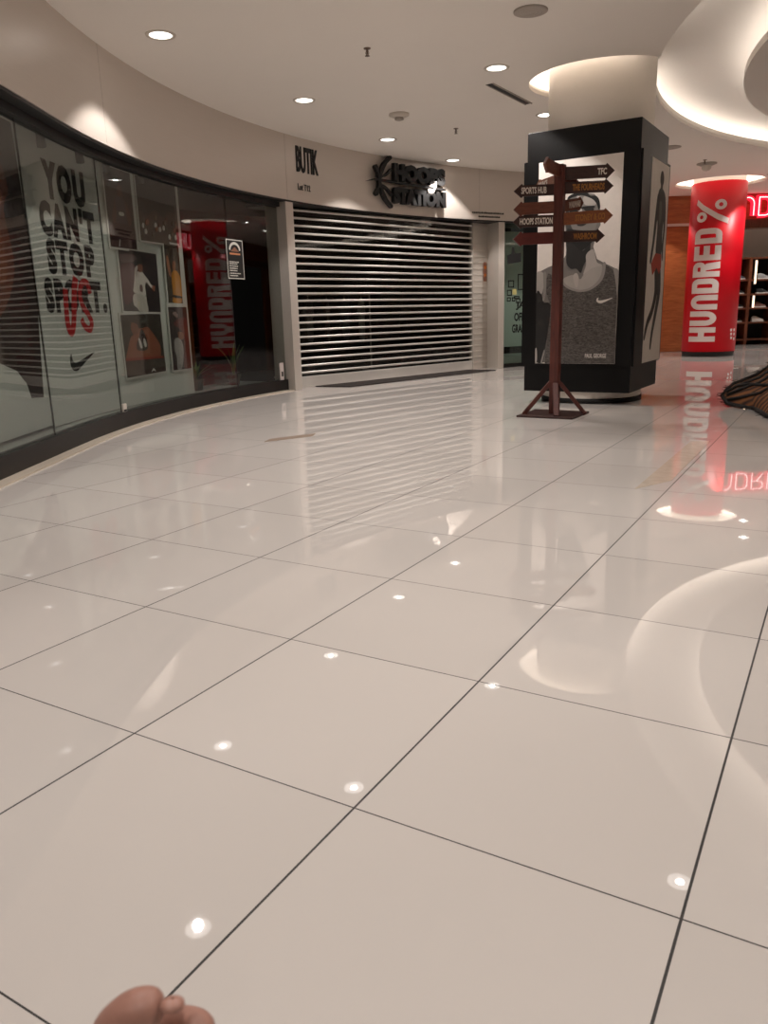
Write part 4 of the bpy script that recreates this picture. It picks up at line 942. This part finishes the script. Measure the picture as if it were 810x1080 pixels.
def shelf_unit(x0, x1, y0, dep, hgt, shelves, posts, label):
    t_ = thing('shoe_shelf', label, 'shelf', ((x0 + x1) / 2, y0 + dep / 2, 0))
    for x in posts:
        m_ = MB(); m_.box((x, y0 + dep / 2, hgt / 2), (0.07, dep, hgt), 'mahog'); m_.obj('side_panel', t_, bevel=0.003)
    for z in shelves:
        m_ = MB(); m_.box(((x0 + x1) / 2, y0 + dep / 2, z), (x1 - x0, dep - 0.01, 0.035), 'mahog'); m_.obj('shelf_board', t_, bevel=0.003)
    m_ = MB(); m_.box(((x0 + x1) / 2, y0 + dep - 0.01, hgt / 2), (x1 - x0, 0.02, hgt), 'darker'); m_.obj('back_panel', t_)
    return t_
SHY = 18.5
shelf_unit(7.75, 9.75, SHY, 0.42, 1.95, (0.12, 0.50, 0.82, 1.13, 1.45, 1.93), (7.75, 8.50, 9.1, 9.75), 'tall dark wood shoe shelf inside the shop entrance')
MT['tubew'] = emit('shelf_light', (1.0, 0.72, 0.5), 2.5)
for x, z, h_, lb in ((8.62, 1.62, 0.5, 'upper warm vertical light tube on the shoe shelf upright'), (8.62, 0.97, 0.26, 'lower warm vertical light tube on the shoe shelf upright')):
    t_ = thing('shelf_light', lb, 'light', (x, SHY - 0.02, z)); m_ = MB(); m_.box((x, SHY + 0.0, z), (0.035, 0.02, h_), 'tubew'); m_.obj('tube', t_); m_ = MB(); m_.box((x, SHY + 0.012, z), (0.05, 0.012, h_ + 0.03), 'steel'); m_.obj('holder', t_)
def shoe(x, y, z, k, ks, label, rz=0.0):
    t_ = thing('sports_shoe', label, 'shoe', (x, y, z), 'shoes on the shelf of the far shop')
    out = smooth_curve([(-0.14, 0.0), (-0.13, 0.04), (-0.03, 0.032), (0.06, 0.05), (0.13, 0.035), (0.15, 0.0), (0.13, -0.035), (0.06, -0.045), (-0.03, -0.03), (-0.13, -0.038)], 3)
    f_ = lambda u, v, w: Vector((x + u, y + v, z + w))
    m_ = MB(); m_.poly(out, 0.0, 0.03, ks, f_); m_.obj('sole', t_)
    m_ = MB(); secs = [(-0.135, 0.026, 0.085), (-0.09, 0.036, 0.105), (-0.04, 0.034, 0.10), (0.02, 0.038, 0.075), (0.08, 0.044, 0.05), (0.135, 0.025, 0.03)]
    vs = []
    for u, hw, hh in secs:
        for a in range(9):
            an = PI * a / 8; vs.append((x + u, y + hw * math.cos(an), z + 0.028 + hh * math.sin(an) ** 0.8))
    m_.add(vs, [(i * 9 + j, i * 9 + j + 1, (i + 1) * 9 + j + 1, (i + 1) * 9 + j) for i in range(len(secs) - 1) for j in range(8)] + [tuple(range(9)), tuple(range(45, 54))[::-1]], k, True); m_.obj('upper', t_)
    m_ = MB()
    for u, hh in ((0.0, 0.113), (0.02, 0.104), (0.04, 0.094)): m_.tube([(x + u, y - 0.02, z + hh - 0.012), (x + u, y, z + hh), (x + u, y + 0.02, z + hh - 0.012)], 0.003, 'bordw', 5)
    m_.obj('laces', t_); t_['ob'].rotation_euler = (0, 0, rz)
SH = [(7.97, 0.518, 'darker', 'bordw', 'black shoe with white sole on the lowest shelf'), (8.30, 0.518, 'darker', 'bordw', 'second black shoe on the lowest shelf'), (8.80, 0.518, 'bordw', 'bordw', 'white shoe on the lowest shelf right of the upright'),
      (7.97, 0.838, tone((120, 110, 104)), 'bordw', 'grey shoe on the second shelf'), (8.30, 0.838, 'darker', 'bordw', 'black shoe on the second shelf'), (8.82, 0.838, tone((120, 80, 70)), 'bordw', 'brown shoe on the second shelf'),
      (7.97, 1.148, tone((236, 200, 60)), 'bordw', 'bright yellow shoe on the third shelf'), (8.30, 1.148, 'darker', 'bordw', 'black shoe beside the yellow shoe'), (8.85, 1.148, 'darker', 'bordw', 'black shoe on the third shelf right of the upright'),
      (7.97, 1.468, tone((150, 170, 160)), 'bordw', 'pale grey-green shoe on the top shelf'), (8.30, 1.468, tone((60, 60, 70)), 'bordw', 'dark blue-grey shoe on the top shelf'), (8.85, 1.468, tone((140, 138, 136)), 'bordw', 'light grey shoe on the top shelf right of the upright')]
for x, z, k, ks, lb in SH: shoe(x, SHY + 0.13, z, k, ks, lb)
for x, y in ((8.0, 17.6), (9.6, 17.6)):
    downlight(x, y, 'downlight inside the far shoe shop', 0.9)

# ------------------------------------------------------------ floor inlays
mb = MB(); mb.poly([(-0.90, 5.93), (-0.55, 6.15), (-0.535, 6.30), (-0.88, 6.07)], 0.0, 0.002, tone((128, 108, 92)), lambda u, v, w: Vector((u, v, w)))
tag(mb.obj('floor_access_plate'), 'small brown rectangular plate set in the floor before the shutter', 'floor plate')
mb = MB(); mb.poly([(1.31, 3.97), (1.57, 4.15), (2.29, 5.38), (2.16, 5.40)], 0.0, 0.0015, tone((202, 188, 172)), lambda u, v, w: Vector((u, v, w)))
MT[tone((202, 188, 172))].node_tree.nodes['Principled BSDF'].inputs['Roughness'].default_value = 0.08
tag(mb.obj('floor_inlay_strip'), 'narrow tan tile strip in the floor left of the red column reflection', 'floor tile')

# ------------------------------------------------------------ woven ornament at the right edge
t = thing('woven_ornament', 'brown woven leaf-shaped ornament with black twisted edging lying at the right edge', 'ornament', (3.3, 7.2, 0))
MT['weave'] = bpy.data.materials.new('woven_fibre'); MT['weave'].use_nodes = True
nt = MT['weave'].node_tree; b = nt.nodes['Principled BSDF']; b.inputs['Roughness'].default_value = 0.8
tcn = nt.nodes.new('ShaderNodeTexCoord'); w1 = nt.nodes.new('ShaderNodeTexWave'); w1.inputs['Scale'].default_value = 6; w1.inputs['Distortion'].default_value = 1.5; w1.bands_direction = 'DIAGONAL'
rp = nt.nodes.new('ShaderNodeValToRGB'); rp.color_ramp.elements[0].color = lin((44, 28, 20)) + (1,); rp.color_ramp.elements[1].color = lin((132, 82, 46)) + (1,)
nt.links.new(tcn.outputs['Object'], w1.inputs['Vector']); nt.links.new(w1.outputs['Fac'], rp.inputs[0]); nt.links.new(rp.outputs[0], b.inputs['Base Color'])
lower = [(3.22, 7.36, 0.075), (3.21, 7.24, 0.03), (3.27, 7.10, 0.014), (3.31, 6.92, 0.014), (3.25, 6.65, 0.014), (3.19, 6.42, 0.014), (3.35, 6.0, 0.014), (3.9, 5.6, 0.014)]
upper = [(3.23, 7.40, 0.085), (3.27, 7.41, 0.13), (3.34, 7.42, 0.19), (3.45, 7.43, 0.225), (3.56, 7.44, 0.265), (3.70, 7.45, 0.365), (3.95, 7.45, 0.58), (4.5, 7.4, 0.95)]
def lerp_rows(n):
    rows = []
    for (a, b_) in zip(lower, upper):
        A_, B_ = Vector(a), Vector(b_); row = []
        for i in range(n + 1):
            f = i / n; p = A_.lerp(B_, f); bul = 0.10 * math.sin(PI * f) * min(1, (B_ - A_).length * 2)
            row.append(p + Vector((-0.25, -0.55, 0.6)).normalized() * bul)
        rows.append(row)
    return rows
rows = lerp_rows(8); n = 9
mb = MB(); vs = [p for r_ in rows for p in r_] + [p + Vector((0.02, 0.03, -0.008)) for r_ in rows for p in r_]; NN = len(rows) * n
fs_ = [(i * n + j, i * n + j + 1, (i + 1) * n + j + 1, (i + 1) * n + j) for i in range(len(rows) - 1) for j in range(n - 1)]
mb.add(vs, fs_ + [tuple(a + NN for a in reversed(f)) for f in fs_], 'weave', True); mb.obj('woven_panel', t)
MT['fibre'] = mat('black_fibre', (26, 21, 19), 0.7, vary=0.3, scale=40)
mb = MB()
for L3 in (lower, upper):
    for k_ in range(4):
        mb.tube([Vector(p) + Vector((rnd.uniform(-.008, .008), rnd.uniform(-.008, .008), rnd.uniform(0.0, .012))) for p in L3], 0.015, 'fibre', 7)
mb.obj('edging', t)
mb = MB()
for j0, j1 in ((7, 2), (5, 7), (3, 6), (1, 4)):
    pts = []
    for i in range(1, len(rows)):
        f = i / (len(rows) - 1); j = j0 + (j1 - j0) * f; a = int(j); fr_ = j - a
        pts.append(rows[i][a].lerp(rows[i][min(a + 1, n - 1)], fr_) + Vector((-0.004, -0.01, 0.008)))
    mb.tube(pts, 0.013, 'fibre', 7)
mb.obj('cord', t)
mb = MB()
for i in range(110):
    L3 = lower if i % 2 else upper; f = rnd.uniform(0, len(L3) - 2); a = int(f); p = Vector(L3[a]).lerp(Vector(L3[a + 1]), f - a)
    d = Vector((-1.0, rnd.uniform(-.5, .5), rnd.uniform(-.3, .5))).normalized(); p.z = max(p.z, 0.02)
    e = p + d * rnd.uniform(0.03, 0.075); e.z = max(e.z, 0.004); mb.tube([p, e], [0.004, 0.0015], 'fibre', 5)
mb.obj('bristles', t)

# ------------------------------------------------------------ the photographer's hand at the bottom edge
def hand():
    t_ = thing('person', 'hand with curled fingers entering at the bottom left edge of the picture', 'person', (-0.18, 0.40, 0.45))
    R_, Uc, F_ = cr, cu, fw
    cc = Vector((0, 0, CAM_H))
    def at(px_, py_, dist): return cc + (F_ + R_ * ((px_ - 405) / FPX) - Uc * ((py_ - 540) / FPX)) * dist
    chains = []
    D0 = 0.50
    wrist = at(95, 1235, D0 + 0.0)
    V, E, RR = [], [], []
    def v(p, r_): V.append(p); RR.append(r_); return len(V) - 1
    w0 = v(wrist, 0.027); el = v(at(40, 1420, D0 - 0.06), 0.036); el2 = v(at(0, 1560, D0 - 0.12), 0.042)
    E += [(w0, el), (el, el2)]
    pm = v(at(125, 1160, D0 + 0.01), 0.032); E.append((w0, pm))
    # knuckles and curled fingers: index highest in view
    fingers = [((136, 1092), (176, 1080), (214, 1082), (206, 1108), 0.0125, -0.012), ((148, 1112), (190, 1102), (217, 1116), (196, 1132), 0.012, 0.000),
               ((150, 1140), (192, 1132), (214, 1146), (192, 1160), 0.0115, 0.012), ((146, 1166), (180, 1162), (200, 1174), (180, 1186), 0.0105, 0.022)]
    for k_, b_, m_, tp_, rr, dz in fingers:
        a = v(at(*k_, D0 + dz), rr + 0.004); b2 = v(at(*b_, D0 + dz + 0.015), rr); c2 = v(at(*m_, D0 + dz - 0.005), rr * 0.94); d2 = v(at(*tp_, D0 + dz - 0.02), rr * 0.82)
        E += [(pm, a), (a, b2), (b2, c2), (c2, d2)]
    # thumb resting over the index finger, its tip the highest bump in the frame
    th = [((106, 1132), 0.017, -0.02), ((124, 1082), 0.0165, -0.03), ((148, 1062), 0.0138, -0.035), ((175, 1061), 0.0112, -0.035)]
    prev = pm
    for p_, rr, dz in th: q2 = v(at(*p_, D0 + dz), rr); E.append((prev, q2)); prev = q2
    me = bpy.data.meshes.new('hand'); o = t_['ob'].location
    me.from_pydata([tuple(p - o) for p in V], E, []); ob = bpy.data.objects.new('hand', me); COL.objects.link(ob); ob.parent = t_['ob']
    sk = ob.modifiers.new('skin', 'SKIN'); sk.use_smooth_shade = True
    lay = me.skin_vertices[0].data
    for i, r_ in enumerate(RR): lay[i].radius = (r_, r_); lay[i].use_root = (i == pm)
    sb = ob.modifiers.new('sub', 'SUBSURF'); sb.levels = 2; sb.render_levels = 2
    me.materials.append(MT['skin'])
    # thumb nail
    m_ = MB(); c = at(182, 1058, D0 - 0.040)
    m_.lathe(c, [(0.001, 0.003), (0.004, 0.0024), (0.0068, 0.0006), (0.0072, -0.002), (0.001, -0.004)], 'nail', 20, axis=(R_, F_, Uc)); m_.obj('thumb_nail', t_)
hand()
